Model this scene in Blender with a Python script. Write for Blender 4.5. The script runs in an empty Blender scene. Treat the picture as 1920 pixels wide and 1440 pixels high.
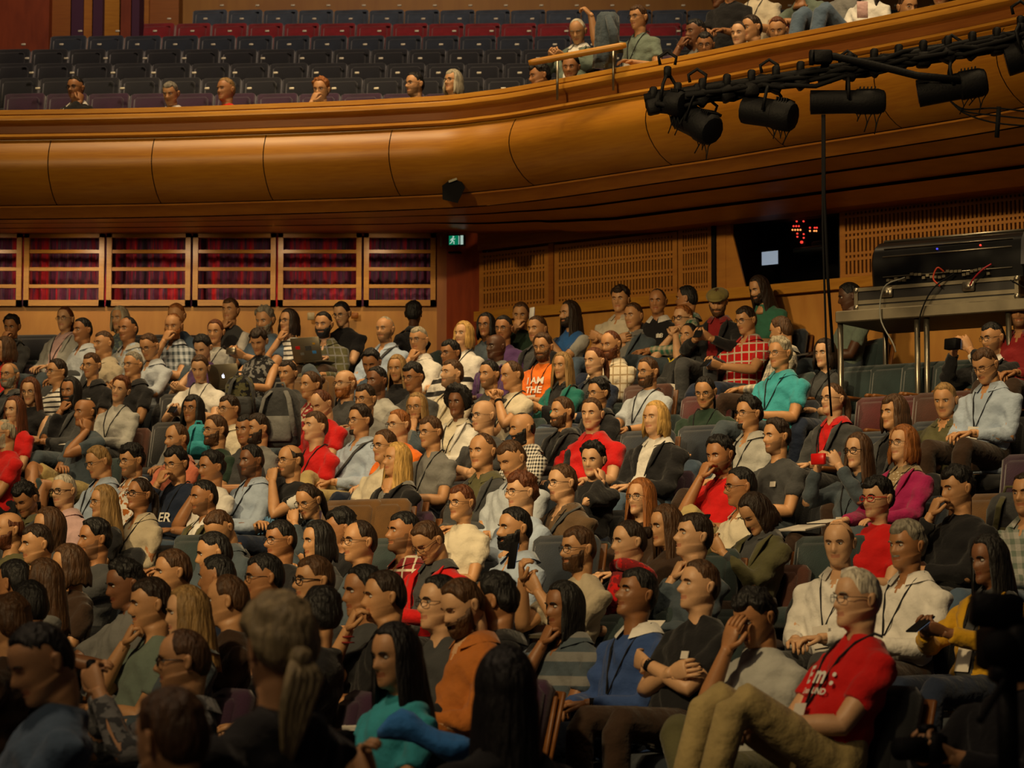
import bpy, math, random
import numpy as np
from mathutils import Vector, Matrix, Euler, noise

SC = bpy.context.scene
COL = SC.collection
PI = math.pi
def R(a): return math.radians(a)

# ------------------------------------------------------------------ camera
F = 4800.0; CZ = 1.55; HOR = 1150.0
PITCH = math.atan((HOR - 720) / F)
cd = bpy.data.cameras.new('camera'); cam = bpy.data.objects.new('camera', cd); COL.objects.link(cam)
cam.location = (0, 0, CZ); cam.rotation_euler = (PI / 2 + PITCH, 0, 0)
cd.sensor_width = 36; cd.lens = F / 1920 * 36
cd.clip_end = 200; cd.clip_start = 0.2
cd.dof.use_dof = True; cd.dof.focus_distance = 17; cd.dof.aperture_fstop = 4.8
SC.camera = cam
cp, sp = math.cos(PITCH), math.sin(PITCH)
def P(px, py, D):
    u = (px - 960) / F; v = (720 - py) / F
    s = D / (cp - v * sp)
    return Vector((u * s, D, CZ + (sp + v * cp) * s))
def Pz(px, py, z):
    u = (px - 960) / F; v = (720 - py) / F
    s = (z - CZ) / (sp + v * cp)
    return Vector((u * s, (cp - v * sp) * s, z))
def YZ(py, D): return P(960, py, D).z
def XX(px, D): return (px - 960) / F * D      # near enough for upright things

# ------------------------------------------------------------------ world, lights, exposure
w = bpy.data.worlds.new('world'); SC.world = w; w.use_nodes = True
w.node_tree.nodes['Background'].inputs[0].default_value = (0.55, 0.42, 0.42, 1)
w.node_tree.nodes['Background'].inputs[1].default_value = 0.020
SC.view_settings.view_transform = 'Standard'
try: SC.view_settings.look = 'None'
except Exception: pass
SC.view_settings.exposure = 0.0; SC.view_settings.gamma = 1.0
SC.view_settings.use_curve_mapping = False
def area(name, loc, tgt, size, power, col, shape='DISK', spread=180):
    l = bpy.data.lights.new(name, 'AREA'); l.energy = power; l.color = col; l.shape = shape; l.size = size
    l.spread = R(spread)
    o = bpy.data.objects.new(name, l); COL.objects.link(o); o.location = loc
    o.rotation_euler = (Vector(tgt) - Vector(loc)).to_track_quat('-Z', 'Y').to_euler()
    return o
def spot(name, loc, tgt, power, col, ang, blend=.8, rad=.4):
    l = bpy.data.lights.new(name, 'SPOT'); l.energy = power; l.color = col; l.spot_size = R(ang); l.spot_blend = blend; l.shadow_soft_size = rad
    o = bpy.data.objects.new(name, l); COL.objects.link(o); o.location = loc
    o.rotation_euler = (Vector(tgt) - Vector(loc)).to_track_quat('-Z', 'Y').to_euler()
    return o
WARM = (1.0, .71, .36)
STG = (1.0, .72, .35)
spot('stage_lamp', (-8, 5, CZ + 8.0), (-1.5, 19.5, CZ + 1.6), 5300, STG, 46, .8, .35)
spot('stage_lamp', (-6, 2, CZ + 8.0), (2.4, 15.5, CZ + .9), 4400, STG, 42, .8, .35)
spot('ceiling_or_fill_lamp', (-5, 21.3, CZ + 13), (-3.4, 23.8, CZ + 4.5), 2300, WARM, 60, .9, .6)
spot('ceiling_or_fill_lamp', (-.5, 20.6, CZ + 13), (0, 22.8, CZ + 4.5), 2400, WARM, 60, .9, .6)
spot('ceiling_or_fill_lamp', (3.6, 17.6, CZ + 13), (3.6, 19.6, CZ + 4.5), 2300, WARM, 60, .9, .6)
spot('ceiling_or_fill_lamp', (2.5, 11, CZ + 11), (2.2, 15.5, CZ + .8), 1300, WARM, 60, .9, .5)
spot('ceiling_or_fill_lamp', (-3.0, 12, CZ + 11), (-2.0, 19.0, CZ + 1.2), 1300, WARM, 60, .9, .5)
spot('ceiling_or_fill_lamp', (-2, 22, CZ + 14), (-2.5, 30, CZ + 6.8), 2300, (1, .72, .5), 70, .8, .5)  # added fill to brighten the balcony seats
spot('ceiling_or_fill_lamp', (3, 17, CZ + 14), (1.6, 24.5, CZ + 5.6), 900, (1, .72, .45), 50, .8, .5)
spot('ceiling_or_fill_lamp', (-3.5, 7.5, CZ + 8), (-.9, 7.6, CZ - .2), 700, (1, .70, .42), 50, .9, .4)  # added fill for the front heads, which the stage lamps miss
area('front_fill', (-5, 1, CZ + 7), (0, 18, CZ + 1), 5, 150, (1, .74, .44))  # unseen broad fill added from the front
# ------------------------------------------------------------------ materials
def lin(c):
    return tuple(((x / 255) / 12.92 if x / 255 <= .04045 else ((x / 255 + .055) / 1.055) ** 2.4) for x in c)
MATS = {}
def mat(name, col, rough=.7, metal=0, bump=0, bscale=30, var=0, vscale=4, spec=.4, emit=None, estr=1, stretch=None, sheen=0):
    if name in MATS: return MATS[name]
    m = bpy.data.materials.new(name); m.use_nodes = True; MATS[name] = m
    nt = m.node_tree; b = nt.nodes['Principled BSDF']
    b.inputs['Base Color'].default_value = (*col, 1); b.inputs['Roughness'].default_value = rough
    b.inputs['Metallic'].default_value = metal; b.inputs['Specular IOR Level'].default_value = spec
    if sheen: b.inputs['Sheen Weight'].default_value = sheen
    tc = None
    if var or bump:
        tc = nt.nodes.new('ShaderNodeTexCoord'); mp = nt.nodes.new('ShaderNodeMapping')
        nt.links.new(tc.outputs['Object'], mp.inputs[0])
        if stretch: mp.inputs['Scale'].default_value = stretch
    if var:
        n = nt.nodes.new('ShaderNodeTexNoise'); n.inputs['Scale'].default_value = vscale; n.inputs['Detail'].default_value = 5
        nt.links.new(mp.outputs[0], n.inputs[0])
        r = nt.nodes.new('ShaderNodeMapRange'); r.inputs[1].default_value = .3; r.inputs[2].default_value = .7
        r.inputs[3].default_value = 1 - var; r.inputs[4].default_value = 1 + var
        nt.links.new(n.outputs[0], r.inputs[0])
        mx = nt.nodes.new('ShaderNodeMix'); mx.data_type = 'RGBA'; mx.blend_type = 'MULTIPLY'; mx.inputs[0].default_value = 1
        mx.inputs[6].default_value = (*col, 1); nt.links.new(r.outputs[0], mx.inputs[7]); nt.links.new(mx.outputs[2], b.inputs['Base Color'])
    if bump:
        n2 = nt.nodes.new('ShaderNodeTexNoise'); n2.inputs['Scale'].default_value = bscale; n2.inputs['Detail'].default_value = 3
        nt.links.new(mp.outputs[0], n2.inputs[0])
        bp = nt.nodes.new('ShaderNodeBump'); bp.inputs['Strength'].default_value = bump; bp.inputs['Distance'].default_value = .02
        nt.links.new(n2.outputs[0], bp.inputs['Height']); nt.links.new(bp.outputs[0], b.inputs['Normal'])
    if emit:
        b.inputs['Emission Color'].default_value = (*emit, 1); b.inputs['Emission Strength'].default_value = estr
    return m
def wood(name, col, col2, rough=.35, sc=(1, 1, 9), grain=6):
    if name in MATS: return MATS[name]
    m = bpy.data.materials.new(name); m.use_nodes = True; MATS[name] = m
    nt = m.node_tree; b = nt.nodes['Principled BSDF']; b.inputs['Roughness'].default_value = rough; b.inputs['Specular IOR Level'].default_value = .35
    tc = nt.nodes.new('ShaderNodeTexCoord'); mp = nt.nodes.new('ShaderNodeMapping'); mp.inputs['Scale'].default_value = sc
    nt.links.new(tc.outputs['Object'], mp.inputs[0])
    n = nt.nodes.new('ShaderNodeTexNoise'); n.inputs['Scale'].default_value = grain; n.inputs['Detail'].default_value = 6; n.inputs['Distortion'].default_value = .4
    nt.links.new(mp.outputs[0], n.inputs[0])
    n2 = nt.nodes.new('ShaderNodeTexNoise'); n2.inputs['Scale'].default_value = .9; n2.inputs['Detail'].default_value = 2
    nt.links.new(tc.outputs['Object'], n2.inputs[0])
    ad = nt.nodes.new('ShaderNodeMath'); ad.operation = 'MULTIPLY_ADD'; ad.inputs[1].default_value = .55
    nt.links.new(n2.outputs[0], ad.inputs[0]); 
    ml = nt.nodes.new('ShaderNodeMath'); ml.operation = 'MULTIPLY'; ml.inputs[1].default_value = .55
    nt.links.new(n.outputs[0], ml.inputs[0]); nt.links.new(ml.outputs[0], ad.inputs[2])
    cr = nt.nodes.new('ShaderNodeValToRGB'); cr.color_ramp.elements[0].position = .38; cr.color_ramp.elements[1].position = .68
    cr.color_ramp.elements[0].color = (*col2, 1); cr.color_ramp.elements[1].color = (*col, 1)
    nt.links.new(ad.outputs[0], cr.inputs[0]); nt.links.new(cr.outputs[0], b.inputs['Base Color'])
    return m

# ------------------------------------------------------------------ mesh builder
class MB:
    def __init__(s): s.v = []; s.f = []; s.mi = []; s.n = 0
    def add(s, verts, faces, mi=0):
        o = s.n; s.v.extend(tuple(p) for p in verts); s.n += len(verts)
        for f in faces: s.f.append(tuple(i + o for i in f)); s.mi.append(mi)
        return o
    def box(s, c, size, rot=None, mi=0, bev=0):
        hx, hy, hz = size[0] / 2, size[1] / 2, size[2] / 2
        if bev:
            b = min(bev, hx * .9, hy * .9, hz * .9)
            vs = []; fs = []
            for z, k in ((-hz, b), (-hz + b, 0), (hz - b, 0), (hz, b)):
                x, y = hx - k, hy - k
                q = min(b, x * .9, y * .9)
                vs += [(x - q, -y, z), (x, -y + q, z), (x, y - q, z), (x - q, y, z), (-x + q, y, z), (-x, y - q, z), (-x, -y + q, z), (-x + q, -y, z)]
            for k in range(3):
                for i in range(8): fs.append((k * 8 + i, k * 8 + (i + 1) % 8, k * 8 + 8 + (i + 1) % 8, k * 8 + 8 + i))
            fs.append(tuple(range(7, -1, -1))); fs.append(tuple(range(24, 32)))
        else:
            vs = [(x, y, z) for z in (-hz, hz) for x, y in ((-hx, -hy), (hx, -hy), (hx, hy), (-hx, hy))]
            fs = [(3, 2, 1, 0), (4, 5, 6, 7), (0, 1, 5, 4), (1, 2, 6, 5), (2, 3, 7, 6), (3, 0, 4, 7)]
        c = Vector(c)
        vs = [c + (rot @ Vector(p) if rot is not None else Vector(p)) for p in vs]
        s.add(vs, fs, mi)
    def rings(s, rings, cap=True, mi=0):
        n = len(rings[0]); vs = [p for r in rings for p in r]; fs = []
        for k in range(len(rings) - 1):
            for i in range(n):
                j = (i + 1) % n
                fs.append((k * n + i, k * n + j, k * n + n + j, k * n + n + i))
        if cap:
            fs.append(tuple(range(n - 1, -1, -1))); fs.append(tuple(range((len(rings) - 1) * n, len(rings) * n)))
        return s.add(vs, fs, mi)
    def tube(s, pts, rad, n=8, cap=True, mi=0, flat=1.0, up=None):
        pts = [Vector(p) for p in pts]
        if not hasattr(rad, '__len__'): rad = [rad] * len(pts)
        rs = []; prev = Vector(up) if up is not None else None
        for k, p in enumerate(pts):
            t = (pts[min(k + 1, len(pts) - 1)] - pts[max(k - 1, 0)])
            if t.length < 1e-9: t = Vector((0, 0, 1))
            t.normalize()
            if prev is None: prev = Vector((0, 0, 1)) if abs(t.z) < .9 else Vector((0, 1, 0))
            a = prev - t * prev.dot(t)
            if a.length < 1e-6: a = Vector((1, 0, 0)) - t * t.x
            a.normalize(); prev = a; b = t.cross(a)
            rs.append([p + (a * math.cos(q) * flat + b * math.sin(q)) * rad[k] for q in [2 * PI * i / n for i in range(n)]])
        return s.rings(rs, cap, mi)
    def sphere(s, c, r, nu=12, nv=8, mi=0, sc=(1, 1, 1), rot=None):
        c = Vector(c); rs = []
        for k in range(1, nv):
            ph = PI * k / nv
            ring = []
            for i in range(nu):
                a = 2 * PI * i / nu
                q = Vector((math.sin(ph) * math.cos(a) * r * sc[0], math.sin(ph) * math.sin(a) * r * sc[1], -math.cos(ph) * r * sc[2]))
                ring.append(c + (rot @ q if rot is not None else q))
            rs.append(ring)
        s.rings(rs, True, mi)
    def build(s, name, mats, parent=None, smooth=True, sub=0):
        me = bpy.data.meshes.new(name); me.from_pydata([tuple(p) for p in s.v], [], s.f)
        if not isinstance(mats, (list, tuple)): mats = [mats]
        for m in mats: me.materials.append(m)
        if len(mats) > 1: me.polygons.foreach_set('material_index', s.mi)
        me.polygons.foreach_set('use_smooth', [smooth] * len(me.polygons))
        o = bpy.data.objects.new(name, me); COL.objects.link(o)
        if parent: o.parent = parent
        if sub:
            md = o.modifiers.new('sub', 'SUBSURF'); md.levels = sub; md.render_levels = sub
        me.update()
        return o
def flat_by_angle(o, a=35):
    me = o.data
    me.polygons.foreach_set('use_smooth', [True] * len(me.polygons))
    try: me.set_sharp_from_angle(angle=R(a))
    except Exception: pass
def empty(name, loc, rz=0):
    o = bpy.data.objects.new(name, None); COL.objects.link(o); o.location = loc; o.rotation_euler = (0, 0, rz); o.empty_display_size = .1
    return o
def tag(o, label=None, cat=None, group=None, kind=None):
    if label: o['label'] = label
    if cat: o['category'] = cat
    if group: o['group'] = group
    if kind: o['kind'] = kind
    return o
def kids(o): return [c for c in COL.objects if c.parent == o]
def copy_tree(o, ch, parent=None):
    c = o.copy(); COL.objects.link(c)
    if parent: c.parent = parent
    for k in ch.get(o, []): copy_tree(k, ch, c)
    return c

# ------------------------------------------------------------------ the raked auditorium: depth of a seated head at a pixel
TL = [(450, 25.9), (560, 25.0), (600, 24.6), (650, 23.9), (700, 23.1), (775, 21.6), (870, 19.6), (920, 18.3), (990, 16.3), (1050, 14.4), (1090, 13.1), (1130, 11.9), (1240, 9.6), (1370, 7.1), (1440, 6.3), (1700, 4.4)]
TR = [(430, 25.6), (540, 24.0), (600, 23.0), (680, 20.8), (760, 19.0), (830, 17.1), (930, 15.1), (1015, 13.5), (1060, 12.2), (1110, 10.9), (1200, 9.2), (1330, 7.6), (1440, 6.2), (1700, 4.4)]
def dwall(px):
    k = (px - 960) / F
    if px < 897: return 25.75 - .62
    t = (k * 25.35 + .344) / (2.2 + 1.7 * k)
    return 25.35 - 1.7 * t - .78
def dsurf(px, py):
    a = np.interp(py, [q[0] for q in TL], [q[1] for q in TL]); b = np.interp(py, [q[0] for q in TR], [q[1] for q in TR])
    t = min(max((px - 100) / 1400, -.1), 1.15)
    d = float(a + (b - a) * t) - max(0, min(px, 2000) - 1520) / 340 * 1.5 * min(1, max(0, (950 - py) / 150)); w_ = dwall(px)
    return d if d < w_ - 1.0 else w_ - 1.0 * math.exp(-(d - w_ + 1.0) / 1.0)
SIT = 1.19
# ------------------------------------------------------------------ architecture
W_GOLD = wood('gold_maple', (.50, .235, .030), (.36, .150, .018), .32, (1, 1, 10), 5)
W_BAR = wood('fascia_maple', (.36, .152, .011), (.26, .095, .007), .38, (1, 1, 14), 4)
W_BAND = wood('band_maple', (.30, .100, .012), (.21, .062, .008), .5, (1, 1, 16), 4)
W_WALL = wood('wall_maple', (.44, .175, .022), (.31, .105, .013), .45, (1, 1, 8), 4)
W_LOW = wood('low_wall_birch', (.52, .25, .05), (.40, .165, .03), .45, (3, 3, .6), 3)
W_RED = wood('cherry_wood', (.26, .045, .010), (.16, .024, .006), .5, (2, 2, .5), 6)
W_GRILLE = wood('grille_maple', (.42, .175, .026), (.33, .125, .018), .5, (1, 1, 4), 5)
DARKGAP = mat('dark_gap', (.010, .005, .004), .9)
REDBACK = mat('grille_backing', (.10, .012, .008), .9)
BLACK = mat('black_metal', (.004, .004, .005), .6, spec=.12, bump=.15, bscale=60)
BLACKM = mat('black_matt', (.005, .005, .006), .8, spec=.12)
DARKFLOOR = mat('dark_floor', (.022, .014, .012), .8, var=.3, vscale=3)
STEEL = mat('brushed_steel', (.30, .27, .21), .35, metal=.9)
STEELD = mat('dull_aluminium', (.17, .145, .10), .45, metal=.6, var=.15, vscale=6)
WHITEP = mat('white_paper', (.62, .58, .52), .7)
def S(o, n=None):
    o['kind'] = 'structure'; return o

ZR = CZ + 4.75
def catmull(pts, k=8):
    pts = [Vector(p) for p in pts]; out = []
    P_ = [pts[0] * 2 - pts[1]] + pts + [pts[-1] * 2 - pts[-2]]
    for i in range(1, len(P_) - 2):
        a, b, c, d = P_[i - 1:i + 3]
        for j in range(k):
            t = j / k
            out.append(.5 * ((2 * b) + (c - a) * t + (2 * a - 5 * b + 4 * c - d) * t * t + (3 * b - a - 3 * c + d) * t ** 3))
    out.append(pts[-1]); return out
railpx = [(-420, 211), (-150, 209), (100, 206), (300, 202), (480, 196), (640, 190), (740, 185), (840, 179), (900, 172), (960, 164), (1060, 146), (1165, 126), (1300, 101), (1440, 72), (1600, 41), (1780, 4), (2000, -46), (2200, -92)]
RP = catmull([Pz(x, y, ZR) for x, y in railpx], 6)
RPpx = [960 + F * p.x / (p.y * cp + (p.z - CZ) * sp) for p in RP]
RN = []
for i in range(len(RP)):
    t = RP[min(i + 1, len(RP) - 1)] - RP[max(i - 1, 0)]; t.z = 0; t.normalize()
    RN.append(Vector((t.y, -t.x, 0)))
WALLPTS = [Vector((-9, 25.95, 0)), Vector((-.763, 25.8, 0)), Vector((-.344, 25.35, 0)), Vector((-.344 + 2.2 * 3.6, 25.35 - 1.7 * 3.6, 0))]
def hit(p, d):
    best = None
    for a, b in zip(WALLPTS, WALLPTS[1:]):
        e = b - a; den = d.x * e.y - d.y * e.x
        if abs(den) < 1e-9: continue
        q = a - p; t = (q.x * e.y - q.y * e.x) / den; u = (q.x * d.y - q.y * d.x) / den
        if t > 0 and -.02 <= u <= 1.02 and (best is None or t < best): best = t
    return best if best is not None else 2.0
HIT = [hit(RP[i], -RN[i]) for i in range(len(RP))]
def sweep(name, prof, m, rng=None, back=None, parent=None, smooth=True):
    """prof: list of (outward, z from rail top)"""
    mb = MB(); n = len(prof)
    idx = range(len(RP)) if rng is None else rng
    rows = []
    for i in idx:
        if isinstance(i, tuple):
            a, t = i; p = RP[a].lerp(RP[a + 1], t); nn = RN[a].lerp(RN[a + 1], t).normalized()
        else: p, nn = RP[i], RN[i]
        rows.append([p + nn * o + Vector((0, 0, z)) for o, z in prof])
    vs = [q for r in rows for q in r]; fs = []
    for k in range(len(rows) - 1):
        for j in range(n - 1): fs.append((k * n + j, k * n + j + 1, (k + 1) * n + j + 1, (k + 1) * n + j))
    mb.add(vs, fs); o = mb.build(name, m, parent)
    flat_by_angle(o, 32); return o
# rail cap, lip and bands
S(sweep('trim_1', [(-.30, -.06), (-.30, .0), (.0, .004), (.03, -.008), (.035, -.045), (.02, -.052)], W_GOLD))
S(sweep('trim_2', [(.02, -.056), (.045, -.060), (.052, -.075), (.052, -.105), (.02, -.125), (-.01, -.135)], W_GOLD))
S(sweep('trim_3', [(-.01, -.135), (-.025, -.15), (-.03, -.215), (.0, -.228)], W_BAND))
S(sweep('trim_4', [(.0, -.228), (.025, -.236), (.03, -.258), (.01, -.272), (-.03, -.28), (-.03, -.287)], W_GOLD))
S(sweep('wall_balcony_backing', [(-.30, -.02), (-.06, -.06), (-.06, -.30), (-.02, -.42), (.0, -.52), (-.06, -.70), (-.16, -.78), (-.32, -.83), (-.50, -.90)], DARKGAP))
barrel = [(-.012, -.292), (.02, -.33), (.06, -.40), (.085, -.47), (.09, -.53), (.075, -.60), (.035, -.67), (-.03, -.74), (-.11, -.80), (-.20, -.845), (-.27, -.865)]
def at_px(px):
    for a in range(len(RPpx) - 1):
        if RPpx[a] <= px <= RPpx[a + 1]:
            return a, (px - RPpx[a]) / (RPpx[a + 1] - RPpx[a])
    return len(RPpx) - 2, .99
seams = [-400, -90, 96, 290, 499, 735, 966, 1222, 1432, 1650, 1880, 2150]
k = 1
for a, b in zip(seams, seams[1:]):
    A = at_px(a + .9); B = at_px(b - .9)
    rng = [A] + [i for i in range(A[0] + 1, B[0] + 1)] + [B]
    o = sweep('balcony_front_panel', barrel, W_BAR, rng)
    S(o); k += 1
S(sweep('trim_5', [(-.275, -.872), (-.285, -.885), (-.36, -.905), (-.44, -.955), (-.46, -.965)], W_WALL))
# soffit under the balcony, in long bands, out to the walls
def soffit(name, f0, f1, dz0, dz1, m, lo=0):
    mb = MB(); vs = []; fs = []
    for i in range(len(RP)):
        d0 = -.48; h = HIT[i]
        t = min(max((RPpx[i] - 700) / 300, 0), 1)
        zs = -.972; zend = (-.90) * (1 - t) + (-1.16) * t
        for f, dz in ((f0, dz0), (f1, dz1)):
            o_ = d0 + (-h - d0) * f
            vs.append(RP[i] + RN[i] * o_ + Vector((0, 0, zs + (zend - zs) * f + dz * (.25 + .75 * t))))
    for i in range(len(RP) - 1): fs.append((2 * i, 2 * i + 1, 2 * i + 3, 2 * i + 2))
    mb.add(vs, fs); return S(mb.build(name, m))
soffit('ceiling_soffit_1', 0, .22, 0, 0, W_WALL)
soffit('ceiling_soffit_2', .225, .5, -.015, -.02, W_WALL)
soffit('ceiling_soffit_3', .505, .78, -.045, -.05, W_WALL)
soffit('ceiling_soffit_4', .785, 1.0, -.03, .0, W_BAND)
soffit('ceiling_soffit_backing', 0, 1, .012, .03, DARKGAP)

# --- back wall of the stalls: glazed-in curtain lattice over birch panelling
DB = 25.8
zt, zb = YZ(437, DB), YZ(574, DB)
mb = MB(); mb.box(((-9 - .763) / 2, DB + .12, (zb + CZ - 1) / 2), (8.24, .2, zb - CZ + 1)); S(mb.build('wall_back_low', W_LOW, smooth=False))
mb = MB(); mb.box((-5, DB + .95, zt + .2), (9, .3, 2.4)); S(mb.build('wall_back_high', DARKGAP, smooth=False))
mb = MB(); mb.box(((-9 - .763) / 2, DB + .06, zt + .06), (8.24, .14, .14)); S(mb.build('trim_6', W_BAND, smooth=False))
# curtains: one long pleated drape per bay
cm = bpy.data.materials.new('red_purple_drape'); cm.use_nodes = True; nt = cm.node_tree; b = nt.nodes['Principled BSDF']
b.inputs['Roughness'].default_value = .85; b.inputs['Sheen Weight'].default_value = .3
tc = nt.nodes.new('ShaderNodeTexCoord'); mp = nt.nodes.new('ShaderNodeMapping'); mp.inputs['Scale'].default_value = (1, .05, .05)
nt.links.new(tc.outputs['Object'], mp.inputs[0])
n1 = nt.nodes.new('ShaderNodeTexNoise'); n1.inputs['Scale'].default_value = 9; n1.inputs['Detail'].default_value = 4; n1.inputs['Roughness'].default_value = .7
nt.links.new(mp.outputs[0], n1.inputs[0])
cr = nt.nodes.new('ShaderNodeValToRGB'); e = cr.color_ramp.elements
e[0].position = .38; e[0].color = (.02, .006, .03, 1); e[1].position = .62; e[1].color = (.62, .008, .02, 1)
q = e.new(.44); q.color = (.20, .02, .10, 1); q = e.new(.50); q.color = (.08, .04, .11, 1); q = e.new(.55); q.color = (.42, .012, .06, 1)
nt.links.new(n1.outputs[0], cr.inputs[0]); nt.links.new(cr.outputs[0], b.inputs['Base Color'])
bays = [-290, -127, 36, 192, 355, 516, 678, 818]
random.seed(5)
for bi, (a, c) in enumerate(zip(bays, bays[1:])):
    x0, x1 = XX(a, DB), XX(c, DB)
    mb = MB(); vs = []; fs = []; n = 130; x = x0 - .02; ph = 0
    for i in range(n + 1):
        x = x0 - .01 + (x1 - x0 + .02) * i / n
        ph += .42 + .30 * noise.noise((x * 3, 1, 0))
        dy = .035 * math.sin(ph) + .05 * noise.noise((x * 2.5, 7, 3))
        vs += [(x, DB + .30 + dy, zb - .02), (x, DB + .30 + dy * .9, (zb + zt) / 2), (x, DB + .30 + dy * .8, zt + .02)]
    for i in range(n):
        for j in range(2): fs.append((i * 3 + j, i * 3 + 3 + j, i * 3 + 4 + j, i * 3 + 1 + j))
    mb.add(vs, fs); o = mb.build('curtain', cm)
    where = ['beyond the left edge', 'outside left', 'at the left edge of the photo', 'second from the left edge', 'third from the left edge', 'second from the exit sign', 'beside the exit sign'][bi]
    tag(o, 'dark red and purple pleated curtain behind wooden lattice, ' + where, 'curtain')
    # lattice frame of this bay
    fr = MB(); fw = .052
    zc = (zt + zb) / 2
    fr.box(((x0 + .012 + fw / 2), DB, zc), (fw, .06, zt - zb)); fr.box(((x1 - .012 - fw / 2), DB, zc), (fw, .06, zt - zb))
    fr.box(((x0 + x1) / 2, DB, zb + .03), (x1 - x0 - .024, .06, .06)); fr.box(((x0 + x1) / 2, DB, zt - .02), (x1 - x0 - .024, .06, .06))
    for t in (.27, .505, .745):
        fr.box(((x0 + x1) / 2, DB + .005, zb + (zt - zb) * t), (x1 - x0 - .1, .045, .036))
    o = fr.build('lattice_frame', W_GOLD, smooth=False)
    tag(o, 'wooden lattice frame before a red curtain, ' + where, 'lattice frame')
# corner pier and dark cherry panel with the exit sign
pa, pb = WALLPTS[1], WALLPTS[2]
mb = MB(); mb.box((XX(831, DB) , DB + .02, (zt + CZ - 1) / 2 + .1), (.135, .16, zt - CZ + 1.25)); S(mb.build('wall_pier', wood('pier_maple', (.34, .115, .018), (.25, .075, .012), .35, (2, 2, .5), 4), smooth=False))
mb = MB(); c = (pa + pb) / 2; dd = (pb - pa).normalized(); rot = Matrix.Rotation(math.atan2(dd.y, dd.x), 3, 'Z')
mb.box((c.x + .03, c.y + .06, (zt + CZ - 1) / 2 + .12), ((pb - pa).length + .12, .06, zt - CZ + 1.3), rot); S(mb.build('wall_corner', W_RED, smooth=False))
# --- side wall, running towards the camera
WO = Vector((-.344, 25.35, 0)); WD = Vector((2.2, -1.7, 0)).normalized(); WNm = Vector((WD.y, -WD.x, 0))
WRot = Matrix.Rotation(math.atan2(WD.y, WD.x), 3, 'Z')
def wall_t(px):       # distance along the side wall seen at this pixel column
    k = (px - 960) / F
    return (k * WO.y - WO.x) / (WD.x - k * WD.y)
def WP(t, z, off=0): return WO + WD * t + WNm * off + Vector((0, 0, z))
def wbox(mb, t0, t1, z0, z1, off0, off1, mi=0):
    mb.box(WP((t0 + t1) / 2, (z0 + z1) / 2, (off0 + off1) / 2), (t1 - t0, abs(off1 - off0), z1 - z0), WRot, mi)
g0 = wall_t(897); gend = wall_t(1575) + 3.6
zgb, zgt = CZ + 2.99, CZ + 3.60
mb = MB(); wbox(mb, 0, 10.2, zgt + .01, zgt + .5, -.12, 0.0); S(mb.build('wall_side_high', W_WALL, smooth=False))
mb = MB(); wbox(mb, 0, 10.2, CZ - 2.2, zgb - .10, -.12, .0); S(mb.build('wall_side_low', W_LOW, smooth=False))
mb = MB(); wbox(mb, 0, wall_t(1342), zgb - .10, zgb - .002, -.08, .06); wbox(mb, wall_t(1343), 10.2, zgb - .10, zgb - .002, -.1, .075); S(mb.build('trim_7', W_GOLD, smooth=False))
mb = MB(); wbox(mb, 0, wall_t(1362), zgb - .05, zgt + .06, -.22, -.16); wbox(mb, wall_t(1576), 10.2, zgb - .05, zgt + .06, -.22, -.16); S(mb.build('wall_side_backing', REDBACK, smooth=False))
def grille(px0, px1, ncol, z0, z1, label):
    t0, t1 = wall_t(px0), wall_t(px1)
    mb = MB(); H = z1 - z0
    rows = []                       # hole bands bottom to top: (z0,z1)
    sq, lg, gp = .035, .175, .038
    tot = 4 * sq + 3 * lg; edge = (1 - tot - 6 * gp) / 2
    z = edge
    for k in range(7):
        h = sq if k % 2 == 0 else lg
        rows.append((z, z + h)); z += h + gp
    zz = 0
    for a, b_ in rows + [(1, 1)]:
        wbox(mb, t0, t1, z0 + H * zz, z0 + H * a, -.03, 0.0); zz = b_
    m_ = .045; per = (t1 - t0 - 2 * m_) / ncol
    wbox(mb, t0, t0 + m_, z0, z1, -.029, -.001); wbox(mb, t1 - m_, t1, z0, z1, -.029, -.001)
    for i in range(ncol + 1):
        x = t0 + m_ + per * i
        wbox(mb, max(x - per * .27, t0), min(x + per * .27, t1), z0 + .01, z1 - .01, -.027, -.003)
    o = mb.build('slotted_wall_panel', W_GRILLE, smooth=False); o['kind'] = 'structure'
    o['label'] = label
    return o
grille(898, 1029, 20, zgb, zgt - .02, 'slotted maple grille panel beside the exit sign column')
grille(1040, 1272, 37, zgb, zgt - .02, 'long slotted maple grille panel')
grille(1274, 1338, 10, zgb, zgt + .02, 'narrow slotted maple grille panel beside the control booth')
grille(1580, 2060, 58, zgb - .05, zgt + .02, 'slotted maple grille panel behind the mixing desk')
mb = MB(); wbox(mb, wall_t(1030), wall_t(1039), zgb, zgt, -.10, .012); S(mb.build('trim_8', W_BAND, smooth=False))
mb = MB(); wbox(mb, wall_t(1340), wall_t(1347), zgb - .02, zgt + .05, -.12, .03); S(mb.build('trim_9', BLACKM, smooth=False))
mb = MB(); wbox(mb, wall_t(1347), wall_t(1364), zgb - .02, zgt + .05, -.14, .0);  S(mb.build('trim_10', W_GRILLE, smooth=False))
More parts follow.
